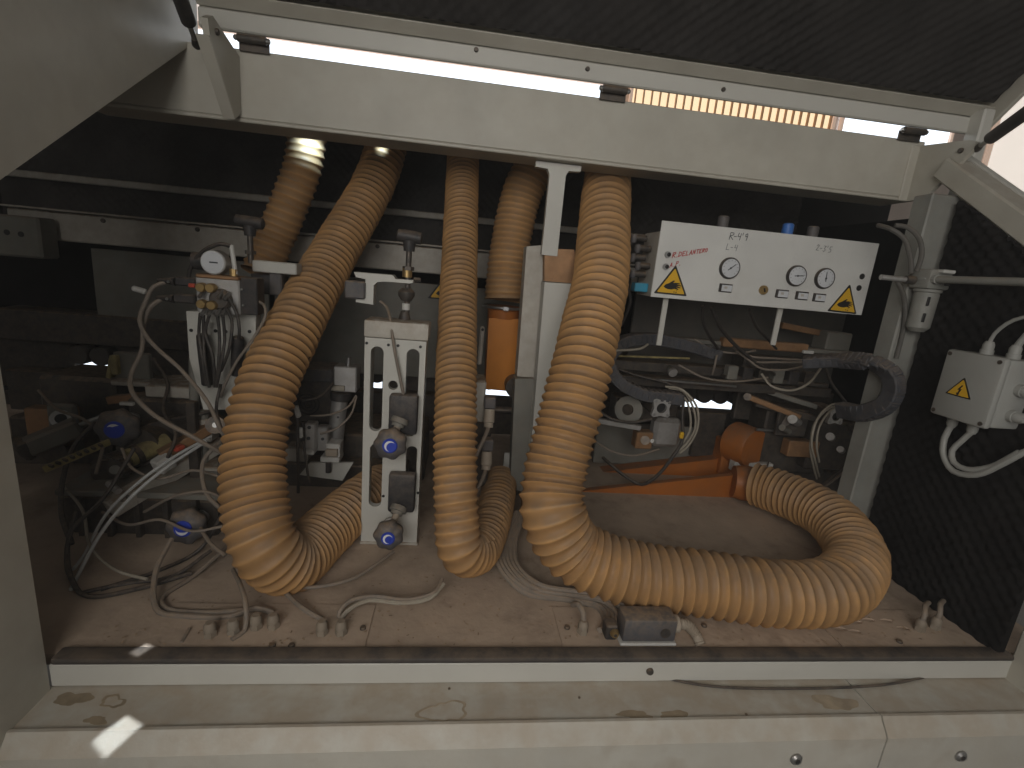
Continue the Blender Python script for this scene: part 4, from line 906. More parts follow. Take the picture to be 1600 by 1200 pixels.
unit('hose_spacer', 'dark block with bolts behind the thick hose at left', 'block', at(320, 760, Y=1.15), [
    ('block', 'grey_plate', bx(300, 735, 348, 800, 1.15, 0.05)), ('bolt', 'steel', rod(312, 748, 1.147, 312, 748, 1.152, 0.006, n=6)), ('bolt', 'steel', rod(335, 785, 1.147, 335, 785, 1.152, 0.006, n=6)), ('top', 'paint_dusty', bx(296, 730, 350, 737, 1.14, 0.07))])
for pts, m, r_, lab in [
    ([(190, 700, 1.06), (205, 730, 1.04), (250, 748, 1.03), (300, 735, 1.06), (345, 745, 1.06)], 'cable', 0.003, 'thin cable crossing below the red clip at left'),
    ([(345, 690, 1.07), (318, 720, 1.04), (322, 770, 1.0), (350, 800, .98)], 'cable', 0.0045, 'grey cable bending close to the thick hose at left'),
    ([(225, 800, 1.03), (275, 775, 1.0), (320, 768, 1.0), (352, 780, .98)], 'cable', 0.0032, 'thin cable arching above the lowest left knob'),
    ([(150, 660, 1.15), (120, 690, 1.12), (100, 740, 1.06), (96, 800, 1.0), (112, 850, .95)], 'cable_black', 0.005, 'black hose-like cable dropping at the far left'),
    ([(230, 640, 1.2), (255, 655, 1.16), (300, 650, 1.15), (340, 640, 1.16)], 'cable_black', 0.004, 'black cable lying across the feed unit'),
    ([(330, 860, .95), (270, 900, .90), (200, 915, .88), (150, 935, .86), (128, 940, .85)], 'cable_black', 0.0036, 'black cable running low towards the far-left corner'),
    ([(310, 820, 1.0), (330, 850, .95), (352, 868, .93)], 'cable', 0.004, 'short cable between lowest left knob and thick hose')]:
    MB().tube([Vector((v.x, v.y, max(v.z, r_ + .001))) for v in path(pts)], r_, 8).build('cable', m, None, lab, 'cable')

unit('base_casting', 'dark ribbed base casting low at the far left', 'casting', at(220, 850, Y=1.06), [('body', 'dark_metal', bx(95, 778, 338, 846, 1.06, 0.12, 0.006)), ('flange', 'grey_plate', bx(85, 770, 345, 779, 1.045, 0.15, 0.002))] +
    [('rib', 'dark_metal', bx(120 + 45 * k, 782, 128 + 45 * k, 845, 1.045, 0.02, 0.001)) for k in range(5)])
for pts, m, r_, lab in [
    ([(60, 610, 1.3), (90, 640, 1.24), (130, 655, 1.2), (160, 690, 1.12), (150, 740, 1.05)], 'cable', 0.0034, 'thin cable winding past the flange bearing at far left'),
    ([(240, 560, 1.28), (262, 600, 1.22), (255, 640, 1.16), (275, 680, 1.1), (262, 715, 1.06)], 'cable_black', 0.004, 'black cable hanging beside the hanging bracket'),
    ([(160, 800, 1.02), (200, 820, .99), (250, 812, .98), (300, 830, .96), (350, 822, .97)], 'cable', 0.003, 'thin cable lying along the base casting'),
    ([(345, 600, 1.1), (338, 640, 1.08), (350, 690, 1.04), (342, 740, 1.0), (356, 770, .98)], 'cable_black', 0.0036, 'black cable close to the left flank of the thick hose'),
    ([(100, 760, 1.06), (130, 800, 1.0), (140, 850, .95), (180, 890, .9), (230, 905, .88)], 'cable_pale', 0.003, 'pale thin tube dropping to the floor at far left'),
    ([(450, 610, 1.2), (470, 625, 1.18), (500, 620, 1.2), (520, 600, 1.24)], 'cable_black', 0.0034, 'black cable in front of the fan motor')]:
    MB().tube([Vector((v.x, v.y, max(v.z, r_ + .001))) for v in path(pts)], r_, 8).build('cable', m, None, lab, 'cable')
# wood chips and dust swept about on the deck
b = MB(); rr = random.Random(3)
for k in range(800):
    x = rr.uniform(-0.55, 1.05); y = 0.725 + 0.62 * rr.random() ** 1.3; sx = rr.uniform(0.0008, 0.0035); sy = rr.uniform(0.0006, 0.0018); a = rr.uniform(0, math.pi)
    z = 0.0042 if 0.712 < y < 0.827 else 0.0006
    u = Vector((math.cos(a), math.sin(a), rr.uniform(-.2, .2))) * sx; v = Vector((-math.sin(a), math.cos(a), 0)) * sy
    c = Vector((x, y, z + sx * 0.25)); q = [b.bm.verts.new(c + u * i + v * j) for i, j in ((-1, -1), (1, -1), (1, 1), (-1, 1))]; top = b.bm.verts.new(c + Vector((0, 0, sx * 0.3)))
    for i in range(4): b.bm.faces.new((q[i], q[(i + 1) % 4], top))
b.build('wood_chips', 'chips', None, 'fine wood chips scattered over the deck', 'wood chips', kind='stuff')
# ------------------------------------------------------------------ pneumatic control panel
PY = 1.20
cs = [at(1035, 343, Y=PY), at(1375, 382, Y=PY), at(1345, 494, Y=PY), at(1017, 462, Y=PY)]
px0 = (cs[0].x + cs[3].x) / 2; px1 = (cs[1].x + cs[2].x) / 2; pz1 = (cs[0].z + cs[1].z) / 2; pz0 = (cs[2].z + cs[3].z) / 2
t = panel = thing('pneumatic_control_unit', ((px0 + px1) / 2, PY + 0.05, pz0), 'white pneumatic control panel with gauges, red handwriting and yellow hand warnings', 'control panel')
MB().box(((px0 + px1) / 2, PY + 0.0015, (pz0 + pz1) / 2), (px1 - px0, 0.003, pz1 - pz0), 0.0008).build('front_plate', 'panel_white', t)
MB().box((px0 + 0.0015, PY + 0.053, (pz0 + pz1) / 2 - 0.012), (0.003, 0.098, pz1 - pz0 - 0.026), 0.0005).build('side_plate', 'paint_dusty', t)
MB().box(((px0 + px1) / 2, PY + 0.053, pz0 + 0.002), (px1 - px0 - 0.008, 0.096, 0.003), 0.0005).build('bottom_plate', 'paint', t)
MB().box(((px0 + px1) / 2, PY + 0.11, (pz0 + pz1) / 2 - 0.01), (px1 - px0 - 0.01, 0.004, pz1 - pz0 - 0.06), 0.0005).build('rear_plate', 'paint_dusty', t)
for px in (1040, 1222):
    p = at(px, 470, Y=PY + 0.03); q = at(px - 6, 540, Y=PY + 0.03)
    MB().box((p.x, PY + 0.03, (pz0 + q.z) / 2), (0.014, 0.006, pz0 - q.z), 0.001).build('leg', 'paint_clean', t)
PF = PY - 0.0004
def on(px, py): return at(px, py, Y=PY)
def disc(parent, name, m, p, r, y0, y1, n=28, r1=None):
    return MB().lathe((p.x, y0, p.z), (0, y1 - y0, 0), [(0, r), (0.7, r), (1, r1 or r * 0.96)], n).build(name, m, parent)
def ribbon(pts, wd, o, m, name, parent, th=0.0003):
    """flat ink strokes on a Y-facing plate: list of polylines of (x, z)"""
    b = MB()
    for pl in pts:
        for i in range(len(pl) - 1):
            a = Vector((pl[i][0], 0, pl[i][1])); c = Vector((pl[i + 1][0], 0, pl[i + 1][1])); d = (c - a)
            if d.length < 1e-6: continue
            d.normalize(); nrm = Vector((-d.z, 0, d.x)) * wd / 2; a = a - d * wd * 0.35; c = c + d * wd * 0.35
            yy = o - 0.0001 * (i % 2)
            v = [b.bm.verts.new((q.x, yy, q.z)) for q in (a + nrm, c + nrm, c - nrm, a - nrm)]; b.bm.faces.new(v)
    return b.build(name, m, parent)
for i, (gx, gy, ang) in enumerate(((1139, 419, 40), (1243, 431, 5), (1287, 435, 95))):
    p = on(gx, gy)
    g = disc(t, 'gauge', 'black_plastic', p, 0.0265, PY + 0.001, PY - 0.008, 36)
    disc(g, 'dial', 'dial', p, 0.0225, PY - 0.0078, PY - 0.0088, 36)
    tk = []
    for k in range(11):
        a = R(225 - 27 * k); tk.append([(p.x + 0.0175 * math.cos(a), p.z + 0.0175 * math.sin(a)), (p.x + 0.020 * math.cos(a), p.z + 0.020 * math.sin(a))])
    ribbon(tk, 0.0009, PY - 0.0090, 'ink_black', 'tick_marks', g)
    a = R(ang); ribbon([[(p.x - 0.008 * math.cos(a), p.z - 0.008 * math.sin(a)), (p.x + 0.015 * math.cos(a), p.z + 0.015 * math.sin(a))]], 0.0022, PY - 0.0092, 'ink_black', 'needle', g)
    disc(g, 'needle_hub', 'ink_black', p, 0.0025, PY - 0.0088, PY - 0.0098, 12)
for lx, ly in ((1133, 450), (1221, 459), (1252, 462), (1279, 465)):
    p = on(lx, ly)
    g = MB().box((p.x, PY - 0.002, p.z), (0.034, 0.005, 0.021), 0.001).build('label_holder', 'black_plastic', t)
    MB().box((p.x + 0.002, PY - 0.0046, p.z - 0.0005), (0.0275, 0.001, 0.0155), 0.0004).build('label_insert', 'dial', g)
    MB().box((p.x + 0.002 - 0.003, PY - 0.0053, p.z + 0.001), (0.008, 0.0004, 0.006)).build('pictogram', 'paint_dusty', g)
p = on(1192, 453); g = disc(t, 'lock', 'brass', p, 0.0115, PY + 0.001, PY - 0.006, 24)
MB().box((p.x + 0.001, PY - 0.0062, p.z), (0.004, 0.001, 0.010), 0.0003, Matrix.Rotation(R(-20), 3, 'Y')).build('keyhole', 'print_black', g)
for hx, hy, r in ((1347, 432, 0.0075), (1342, 450, 0.0075)):
    disc(t, 'hole', 'print_black', on(hx, hy), r, PY + 0.001, PY - 0.0006, 20, r)
for hx, hy in ((1043, 398), (1040, 417)):
    p = on(hx, hy); g = disc(t, 'push_fitting', 'steel', p, 0.008, PY + 0.001, PY - 0.004, 18)
    disc(g, 'bore', 'print_black', p + Vector((0.002, 0, 0.0005)), 0.005, PY - 0.0042, PY - 0.0046, 14)
# warning triangles
HAND = [(-.30, -.02), (-.24, .06), (-.14, .10), (-.06, .16), (.02, .21), (.06, .19), (.01, .13), (.10, .14), (.24, .13), (.25, .10), (.13, .09), (.28, .07), (.31, .04), (.14, .035), (.28, .00), (.29, -.03), (.13, -.015), (.22, -.06), (.21, -.09), (.09, -.06), (-.02, -.09), (-.14, -.09), (-.24, -.06)]
BOLT = [(.04, .26), (-.10, .02), (-.01, .04), (-.06, -.12), (-.11, -.10), (-.05, -.24), (.06, -.13), (.00, -.13), (.09, .09), (.00, .07), (.10, .25)]
def warning(parent, A, B, C_, nrm, symbol, name='warning_sticker', flip=1):
    """triangle sticker with corners A (top) B (right) C (left)"""
    A, B, C_ = Vector(A), Vector(B), Vector(C_); nrm = Vector(nrm)
    cen = (A + B + C_) / 3; u = (B - C_).normalized(); v = nrm.cross(u) * -1
    if v.dot(A - cen) < 0: v = -v
    s_ = (B - C_).length
    def tri(k, off):
        P = [cen + (q - cen) * k for q in (A, B, C_)]; out = []
        for i in range(3):
            p = P[i]; a = P[i - 1]; c = P[(i + 1) % 3]
            out += [p + (a - p) * 0.03, p + (c - p) * 0.03]
        return [((q - cen).dot(u), (q - cen).dot(v)) for q in out]
    b = MB(); b.plate(tri(1.0, 0), [], cen + nrm * 0.0008, u, v, nrm, -0.0007); st = b.build(name, 'print_black', parent)
    b = MB(); b.plate(tri(0.83, 0), [], cen + nrm * 0.0013, u, v, nrm, -0.0004); b.build('yellow_field', 'yellow', st)
    k = s_ * 0.86
    if symbol == 'hand':
        b = MB(); b.plate([(x * k + 0.01 * s_, y * k - 0.05 * s_) for x, y in HAND], [], cen + nrm * 0.0018, u, v, nrm, -0.0004)
        for x, y, r in ((.10, -.20, .018), (.17, -.21, .02), (.18, -.15, .014)):
            b.plate([(x * k + r * k * math.cos(a), y * k - 0.02 * s_ + r * k * math.sin(a)) for a in [2 * math.pi * i / 8 for i in range(8)]], [], cen + nrm * 0.0018, u, v, nrm, -0.0004)
        b.build('hand_symbol', 'print_black', st)
    else:
        b = MB(); b.plate([(x * k, y * k - 0.02 * s_) for x, y in BOLT], [], cen + nrm * 0.0018, u, v, nrm, -0.0004); b.build('bolt_symbol', 'print_black', st)
    return st
warning(t, on(1056, 414), on(1073, 463), on(1021, 458), YN, 'hand')
warning(t, on(1328, 444), on(1338, 491), on(1292, 486), YN, 'hand')
# handwriting
GL = {'R': [[(0, 0), (0, 1), (.55, .95), (.6, .7), (.05, .5), (.65, 0)]], 'D': [[(0, 0), (.05, 1), (.55, .8), (.6, .3), (0, 0)]], 'E': [[(.55, 1), (0, .95), (.02, 0), (.6, .05)], [(0, .5), (.45, .52)]],
      'L': [[(.05, 1), (0, .02), (.55, .05)]], 'A': [[(0, 0), (.3, 1), (.6, 0)], [(.12, .38), (.5, .4)]], 'N': [[(0, 0), (.05, 1), (.5, .05), (.55, 1)]], 'T': [[(0, .95), (.65, 1)], [(.32, .97), (.3, 0)]],
      'O': [[(.3, 1), (.02, .7), (.05, .2), (.35, 0), (.6, .35), (.55, .8), (.3, 1)]], 'P': [[(.05, 0), (.05, 1), (.5, .95), (.5, .6), (.05, .5)]], '.': [[(.1, 0), (.2, .06)]], '-': [[(.05, .45), (.45, .48)]],
      '4': [[(.1, 1), (.02, .5), (.5, .5)], [(.5, .95), (.45, 0)]], '9': [[(.5, .6), (.2, .55), (.12, .85), (.4, 1), (.52, .7), (.45, 0)]], "'": [[(.15, 1.05), (.1, .75)]], '2': [[(.05, .8), (.3, 1), (.5, .8), (.05, .05), (.6, .08)]],
      '3': [[(.05, .95), (.5, .9), (.2, .55), (.5, .3), (.3, 0), (.02, .12)]], '5': [[(.55, 1), (.15, .95), (.1, .55), (.45, .5), (.45, .1), (.05, 0)]], ' ': []}
def write(txt, px, py, h, m, slope=0.0, adv=0.8, wd=0.0013, shrink=0.0, parent=None):
    p = on(px, py); x = p.x; z = p.z; st = []
    for i, ch in enumerate(txt):
        k = h * (1 - shrink * i)
        for pl in GL[ch]: st.append([(x + (a + 0.12 * b_) * k * 0.9, z + b_ * k + slope * (a * k)) for a, b_ in pl])
        dx = k * (0.45 if ch in ".'" else adv); x += dx; z += slope * dx
    return ribbon(st, wd, PY - 0.0007, m, 'handwriting', parent or t)
write("R.DELANTERO", 1050, 403, 0.0125, 'ink_red', 0.26, 0.80, 0.0019, 0.03)
write("A.P.", 1046, 418, 0.011, 'ink_red', 0.30, 0.85, 0.0017)
write("R-4'9", 1139, 374, 0.0165, 'ink_black', 0.03, 0.62, 0.0018)
write("L-4", 1134, 390, 0.0145, 'ink_black', -0.03, 0.72, 0.0012)
write("2-3'5", 1274, 391, 0.0145, 'ink_black', -0.05, 0.66, 0.0012)
# regulator caps standing behind the panel
for px, m, lab in ((1130, 'grey_plastic', 'grey regulator cap above the panel, left'), (1231, 'blue_cap', 'blue regulator cap above the panel'), (1270, 'grey_plastic', 'grey regulator cap above the panel, right of the blue one')):
    p = at(px, 345 + (px - 1130) * 0.115, Y=PY + 0.05)
    MB().lathe((p.x, PY + 0.05, p.z + 0.012), (0, 0, -0.06), [(0, 0.010), (0.05, 0.0135), (0.7, 0.014), (0.75, 0.017), (1, 0.017)], 20, lobes=10, amp=0.02).build('regulator_cap', m, t, lab)
# fittings at the left of the panel
t = thing('fitting_cluster', at(1000, 440, Y=1.23), 'cluster of dark elbow fittings at the left side of the control panel', 'fitting')
for k, (px, py) in enumerate(((998, 372), (1004, 388), (996, 402), (1004, 415), (996, 428))):
    p = at(px, py, Y=1.24); MB().cyl(p + Vector((0.02, 0, 0)), p + Vector((-0.012, 0, 0)), 0.008, n=12).build('elbow', 'dark_metal', t)
    MB().lathe(p + Vector((-0.012, 0, 0.008)), (0, 0, -0.02), [(0, 0.007), (0.5, 0.009), (1, 0.006)], 12).build('collar', 'grey_plastic', t)
bx(992, 442, 1013, 456, 1.225, 0.03, 0.002).build('cyan_fitting', 'cyan', t)
for k, pts in enumerate((((992, 372, 1.24), (978, 392, 1.25), (984, 430, 1.27), (975, 480, 1.3)), ((990, 402, 1.24), (976, 425, 1.25), (985, 470, 1.27), (970, 510, 1.3)))):
    cable('air_tube', pts, 0.004, 'cable_black', ('upper', 'lower')[k] + ' dark air tube leaving the fittings left of the panel', 'air tube')

# ------------------------------------------------------------------ machinery under the panel
def chain(pts, w_, h_, label, step=0.0165):
    P_ = catmull(path(pts), 0.002); acc = 0; last = P_[0]; t = thing('cable_chain', P_[0], label, 'cable chain', 'black cable chains')
    base = None; n = 0
    tmpl = None
    for i in range(1, len(P_)):
        acc += (P_[i] - P_[i - 1]).length
        if acc >= step:
            acc = 0; d = (P_[min(i + 3, len(P_) - 1)] - P_[max(i - 3, 0)]).normalized()
            mid = P_[i]
            if tmpl is None:
                b = MB(); b.box((0, 0, 0), (step * 1.45, w_, h_), 0.0025); b.box((0, 0, h_ / 2 + 0.0006), (step * 0.55, w_ * 0.8, 0.003), 0.001); b.box((0, -w_ / 2 - 0.0006, 0), (step * 0.6, 0.003, h_ * 0.55), 0.001)
                me = bpy.data.meshes.new('link'); b.bm.to_mesh(me); b.bm.free(); me.materials.append(MATS['chain_plastic']); tmpl = me
            o = bpy.data.objects.new('link', tmpl); col.objects.link(o); o.parent = t
            yv = Vector((0, 1, 0)); zv = d.cross(yv).normalized(); yv = zv.cross(d)
            o.matrix_local = Matrix.Translation(mid - ORG[t]) @ Matrix((d, yv, zv)).transposed().to_4x4()
    return t
chain([(1125, 556, 1.40), (1075, 540, 1.40), (1010, 529, 1.40), (972, 536, 1.39), (950, 562, 1.37), (962, 592, 1.35), (1000, 614, 1.33), (1058, 622, 1.32)], 0.045, 0.034, 'black cable chain curving behind the thickest hose')
chain([(1250, 566, 1.22), (1310, 563, 1.16), (1365, 568, 1.07), (1392, 585, 1.03), (1397, 608, 1.02), (1384, 632, 1.03), (1350, 645, 1.08), (1312, 640, 1.16)], 0.040, 0.028, 'black cable chain curling under the right side of the panel')
unit('upper_shelf', 'dusty shelf bar with plates under the control panel', 'shelf', at(1180, 550, Y=1.45), [
    ('bar', 'grey_plate', bar(1035, 528, 1.46, 1330, 552, 1.46, 0.05, 0.014)), ('plate', 'bronze', bx(1130, 533, 1265, 547, 1.42, 0.03)), ('bolt_strip', 'steel', bx(1107, 540, 1126, 544, 1.39, 0.02, 0.001)),
    ('tag', 'white_plastic', bx(1256, 548, 1272, 553, 1.40, 0.01, 0.001)), ('box', 'grey_plate', bx(1292, 520, 1331, 549, 1.45, 0.07, 0.004)), ('rail', 'bronze', bar(1220, 508, 1.5, 1300, 524, 1.5, 0.02, 0.02))])
unit('guide_rail', 'dark guide rails with bright rod under the control panel', 'rail', at(1080, 610, Y=1.45), [
    ('rail', 'dark_metal', bar(945, 566, 1.5, 1215, 586, 1.5, 0.06, 0.03)), ('lower_rail', 'dark_metal', bar(950, 590, 1.47, 1290, 612, 1.47, 0.05, 0.03)), ('strip', 'scale_yellow', bar(960, 556, 1.46, 1078, 560, 1.46, 0.006, 0.006)),
    ('rod', 'steel', rod(1010, 592, 1.41, 1150, 604, 1.41, 0.0042)), ('bolt', 'steel', rod(1046, 575, 1.44, 1050, 580, 1.41, 0.009)), ('bolt_head', 'alu', rod(1050, 580, 1.41, 1052, 583, 1.40, 0.014)),
    ('slide', 'dark_metal', bx(1160, 560, 1260, 600, 1.5, 0.08, 0.005)), ('plate', 'dark_metal', bx(1150, 610, 1300, 660, 1.56, 0.03, 0.004))])
def cyl_end(px, py, Y, s, label):
    p = at(px, py, Y=Y); t = thing('air_cylinder', p - Vector((0, 0, s / 2)), label, 'cylinder', 'square-ended air cylinders under the panel')
    k = s / 2; o = []
    for i in range(4):
        a = math.pi / 4 + i * math.pi / 2; cx, cz = k * 0.74 * math.copysign(1, math.cos(a)), k * 0.74 * math.copysign(1, math.sin(a))
        for j in range(5):
            th = a - math.pi / 4 * 1.5 + j * (math.pi * 0.75) / 4; o.append((p.x + cx + k * 0.27 * math.cos(th), p.z + cz + k * 0.27 * math.sin(th)))
        th = a + math.pi / 4; o.append((p.x + k * 0.84 * math.cos(th), p.z + k * 0.84 * math.sin(th)))
    hole = [(p.x + k * 0.56 * math.cos(a), p.z + k * 0.56 * math.sin(a)) for a in [2 * math.pi * i / 18 for i in range(18)]]
    MB().plate(o, [hole], (0, Y, 0), (1, 0, 0), (0, 0, 1), (0, 1, 0), 0.012).build('end_flange', 'alu', t)
    MB().box((p.x, Y + 0.055, p.z), (s * 0.86, 0.08, s * 0.86), 0.006).build('barrel', 'dark_metal', t)
    for sx in (-1, 1):
        for sz in (-1, 1):
            MB().cyl((p.x + sx * k * 0.74, Y + 0.001, p.z + sz * k * 0.74), (p.x + sx * k * 0.74, Y - 0.002, p.z + sz * k * 0.74), k * 0.15, n=10).build('bolt', 'steel', t)
    MB().cyl((p.x, Y + 0.0145, p.z), (p.x, Y + 0.010, p.z), k * 0.55, n=18).build('bore', 'print_black', t)
cyl_end(1034, 638, 1.30, 0.054, 'air cylinder with square white end flange in front of the orange duct')
cyl_end(1307, 651, 1.34, 0.05, 'air cylinder with square white end flange beside the right post')
unit('trimming_motor', 'grey round motor with brass block between hose and dust hood', 'motor', at(1000, 690, Y=1.4), [
    ('motor', 'grey_plate', rod(982, 640, 1.38, 990, 640, 1.50, 0.042)), ('motor_hub', 'dark_metal', rod(980, 640, 1.375, 982, 640, 1.38, 0.017)), ('block', 'bronze', bx(994, 676, 1020, 702, 1.36, 0.04)), ('block_pin', 'dark_metal', rod(1008, 688, 1.35, 1008, 688, 1.362, 0.014)),
    ('knob', 'white_plastic', rod(1019, 689, 1.345, 1020, 689, 1.36, 0.006)), ('shield', 'alu', bx(1022, 655, 1065, 700, 1.40, 0.05, 0.012)), ('bar', 'alu', bar(925, 655, 1.34, 1000, 668, 1.34, 0.02, 0.016)),
    ('back_plate', 'grey_plate', bx(930, 665, 1135, 728, 1.585, 0.01)), ('carriage', 'dark_metal', bx(960, 622, 1060, 660, 1.44, 0.06, 0.005)), ('hanger', 'dark_metal', bx(1085, 645, 1130, 715, 1.56, 0.02))])
unit('scraper_unit', 'dark dusty machining unit between dust hood and right post', 'machine unit', at(1240, 720, Y=1.45), [
    ('body', 'dark_metal', bx(1190, 640, 1300, 740, 1.46, 0.1, 0.006)), ('head', 'dark_metal', bx(1265, 660, 1340, 735, 1.42, 0.08, 0.006)), ('roller', 'dark_metal', rod(1225, 655, 1.41, 1228, 656, 1.46, 0.022)), ('shaft', 'steel', rod(1182, 671, 1.43, 1255, 676, 1.43, 0.005)),
    ('plate', 'bronze', bx(1232, 690, 1280, 715, 1.41, 0.04)), ('link', 'dark_metal', bar(1180, 630, 1.45, 1300, 660, 1.4, 0.02, 0.02)), ('fitting', 'alu', rod(1313, 702, 1.40, 1315, 704, 1.42, 0.011)), ('fitting', 'alu', rod(1297, 682, 1.40, 1299, 684, 1.42, 0.013)),
    ('lower_body', 'dark_metal', bx(1200, 735, 1330, 800, 1.48, 0.08, 0.005)), ('side_plate', 'dark_metal', bx(1330, 655, 1375, 760, 1.46, 0.05))])
for i, pts in enumerate([
    [(1045, 606, 1.32), (1068, 612, 1.30), (1084, 640, 1.28), (1086, 670, 1.28), (1072, 694, 1.29), (1058, 706, 1.30)],
    [(1040, 604, 1.32), (1064, 608, 1.29), (1088, 634, 1.27), (1090, 668, 1.27), (1076, 696, 1.28), (1062, 708, 1.29)],
    [(1050, 612, 1.33), (1070, 622, 1.31), (1078, 645, 1.30), (1078, 672, 1.30), (1068, 690, 1.30), (1057, 704, 1.31)]]):
    cable('air_tube', pts, 0.0032, 'cable_pale', ('middle', 'outermost', 'innermost')[i] + ' pale air tube looping right of the square flange by the hose', 'air tube', 'pale tubes by the first square flange')
cable('cable', [(1068, 622, 1.32), (1066, 655, 1.31), (1066, 688, 1.30), (1050, 715, 1.30), (1028, 742, 1.31), (1003, 757, 1.33), (978, 745, 1.36), (950, 722, 1.40), (942, 715, 1.42)], 0.0052, 'cable_black', 'dark cable hanging in a loop before the orange duct')
MB().box(at(1065, 680, Y=1.29), (0.012, 0.012, 0.02), 0.003).build('cable_tie', 'yellow', None, 'small yellow cable tie on the dark looping cable', 'cable tie')
cable('cable', [(925, 632, 1.34), (950, 652, 1.31), (985, 660, 1.30), (1018, 655, 1.30)], 0.0042, 'cable_black', 'dark cable sagging behind the square flange by the hose')
for i, pts in enumerate([
    [(1322, 630, 1.34), (1296, 634, 1.31), (1277, 655, 1.29), (1268, 690, 1.28), (1275, 725, 1.30), (1280, 745, 1.33)],
    [(1316, 632, 1.34), (1292, 640, 1.31), (1273, 662, 1.29), (1266, 695, 1.29), (1271, 728, 1.31), (1276, 748, 1.33)],
    [(1310, 634, 1.34), (1294, 645, 1.32), (1280, 668, 1.30), (1276, 695, 1.30), (1280, 722, 1.31)]]):
    cable('air_tube', pts, 0.0032, 'cable_pale', ('middle', 'outermost', 'innermost')[i] + ' pale air tube looping left of the square flange by the right post', 'air tube', 'pale tubes by the second square flange')
for i, pts in enumerate([
    [(1145, 542, 1.36), (1170, 556, 1.36), (1210, 560, 1.37), (1262, 563, 1.40)],
    [(1150, 548, 1.36), (1175, 564, 1.35), (1215, 566, 1.36), (1262, 566, 1.40)],
    [(1160, 552, 1.36), (1185, 574, 1.34), (1225, 578, 1.35), (1265, 570, 1.39)]]):
    cable('air_tube', pts, 0.0034, 'cable', ('upper', 'middle', 'lower')[i] + ' grey air tube running into the right cable chain', 'air tube', 'tubes into the right cable chain')
cable('air_tube', [(1190, 584, 1.37), (1205, 603, 1.34), (1235, 610, 1.33), (1262, 600, 1.34), (1282, 576, 1.38)], 0.0036, 'cable_pale', 'single pale air tube sagging under the panel', 'air tube')
cable('cable', [(1112, 480, 1.26), (1126, 512, 1.29), (1155, 545, 1.33), (1190, 572, 1.36), (1210, 585, 1.38)], 0.0052, 'cable_black', 'black cable dropping from the panel to the guide rails')
cable('cable', [(1098, 478, 1.26), (1098, 500, 1.28), (1110, 528, 1.33), (1122, 545, 1.37)], 0.004, 'cable_black', 'short black cable under the left half of the panel')
cable('cable', [(1170, 482, 1.26), (1182, 510, 1.29), (1200, 530, 1.33), (1213, 545, 1.38)], 0.004, 'cable_black', 'short black cable under the middle of the panel')
cable('cable', [(955, 548, 1.36), (1000, 545, 1.34), (1012, 538, 1.36)], 0.0036, 'cable_pale', 'pale cable stub inside the left chain loop')
cable('cable', [(1276, 770, 1.30), (1300, 752, 1.28), (1335, 725, 1.24), (1362, 705, 1.2)], 0.0036, 'cable', 'thin grey cable running up to the right post')
cable('cable', [(1120, 555, 1.36), (1117, 570, 1.35), (1113, 585, 1.37)], 0.003, 'cable', 'tiny hanging tube end below the left chain')

# ------------------------------------------------------------------ junction box on the right wall
BX = FX - 0.075
def onx(px, py, X=BX): return at(px, py, X=X)
ya = onx(1466, 592).y; yb = onx(1556, 612).y; zt_ = (onx(1480, 545).z + onx(1577, 560).z) / 2; zb_ = (onx(1445, 640).z + onx(1530, 672).z) / 2
ym = (ya + yb) / 2; zm = (zt_ + zb_) / 2; hy = abs(ya - yb); hz = zt_ - zb_
t = thing('junction_box', (FX, ym, zb_), 'grey electrical junction box with yellow lightning warning on the right wall', 'junction box')
MB().box((BX + 0.048, ym, zm), (0.064, hy - 0.004, hz - 0.004), 0.006, seg=2).build('box', 'box_grey', t)
MB().box((BX + 0.008, ym, zm), (0.016, hy, hz), 0.006, seg=2).build('cover', 'box_grey', t)
for sy in (-1, 1):
    for sz in (-1, 1):
        MB().cyl((BX + 0.001, ym + sy * (hy / 2 - 0.009), zm + sz * (hz / 2 - 0.009)), (BX - 0.0008, ym + sy * (hy / 2 - 0.009), zm + sz * (hz / 2 - 0.009)), 0.0042, n=12).build('cover_screw', 'dark_metal', t)
warning(t, onx(1508, 590), onx(1517, 625), onx(1477, 614), (-1, 0, 0), 'bolt')
def wgl(p, d, r=0.011):
    p = Vector(p); d = Vector(d).normalized()
    MB().lathe(p, d * 0.026, [(0, r), (0.35, r), (0.36, r * 0.85), (0.75, r * 0.85), (1, r * 0.6)], 14).build('gland', 'box_grey', t)
yA = ym + hy * 0.15; yB = ym - hy * 0.28
for y in (yA, yB): wgl((BX + 0.045, y, zt_ - 0.002), (0, 0, 1))
for y in (ym + hy * 0.32, ym - hy * 0.05): wgl((BX + 0.040, y, zb_ + 0.002), (0, 0, -1))
for z in (zm + hz * 0.08, zm - hz * 0.28): wgl((BX + 0.05, ym - hy / 2 + 0.002, z), (0, -1, 0), 0.012)
def wc(pts, r, lab): MB().tube(pts, r, 10).build('cable', 'box_grey', None, lab, 'cable')
cx = BX + 0.045
wc([(cx, yA, zt_ + .02), (cx, yA - .004, zt_ + .04), (cx, yA - .03, zt_ + .07), (cx + .01, yA - .07, zt_ + .085), (cx + .03, yA - .10, zt_ + .09)], 0.0035, 'thin pale cable arching from the top of the junction box')
wc([(cx, yB, zt_ + .02), (cx, yB - .01, zt_ + .045), (cx, yB - .04, zt_ + .085), (cx, yB - .07, zt_ + .13)], 0.006, 'thicker pale cable rising from the top of the junction box')
y1 = ym + hy * 0.32; y2 = ym - hy * 0.05; cx = BX + 0.040
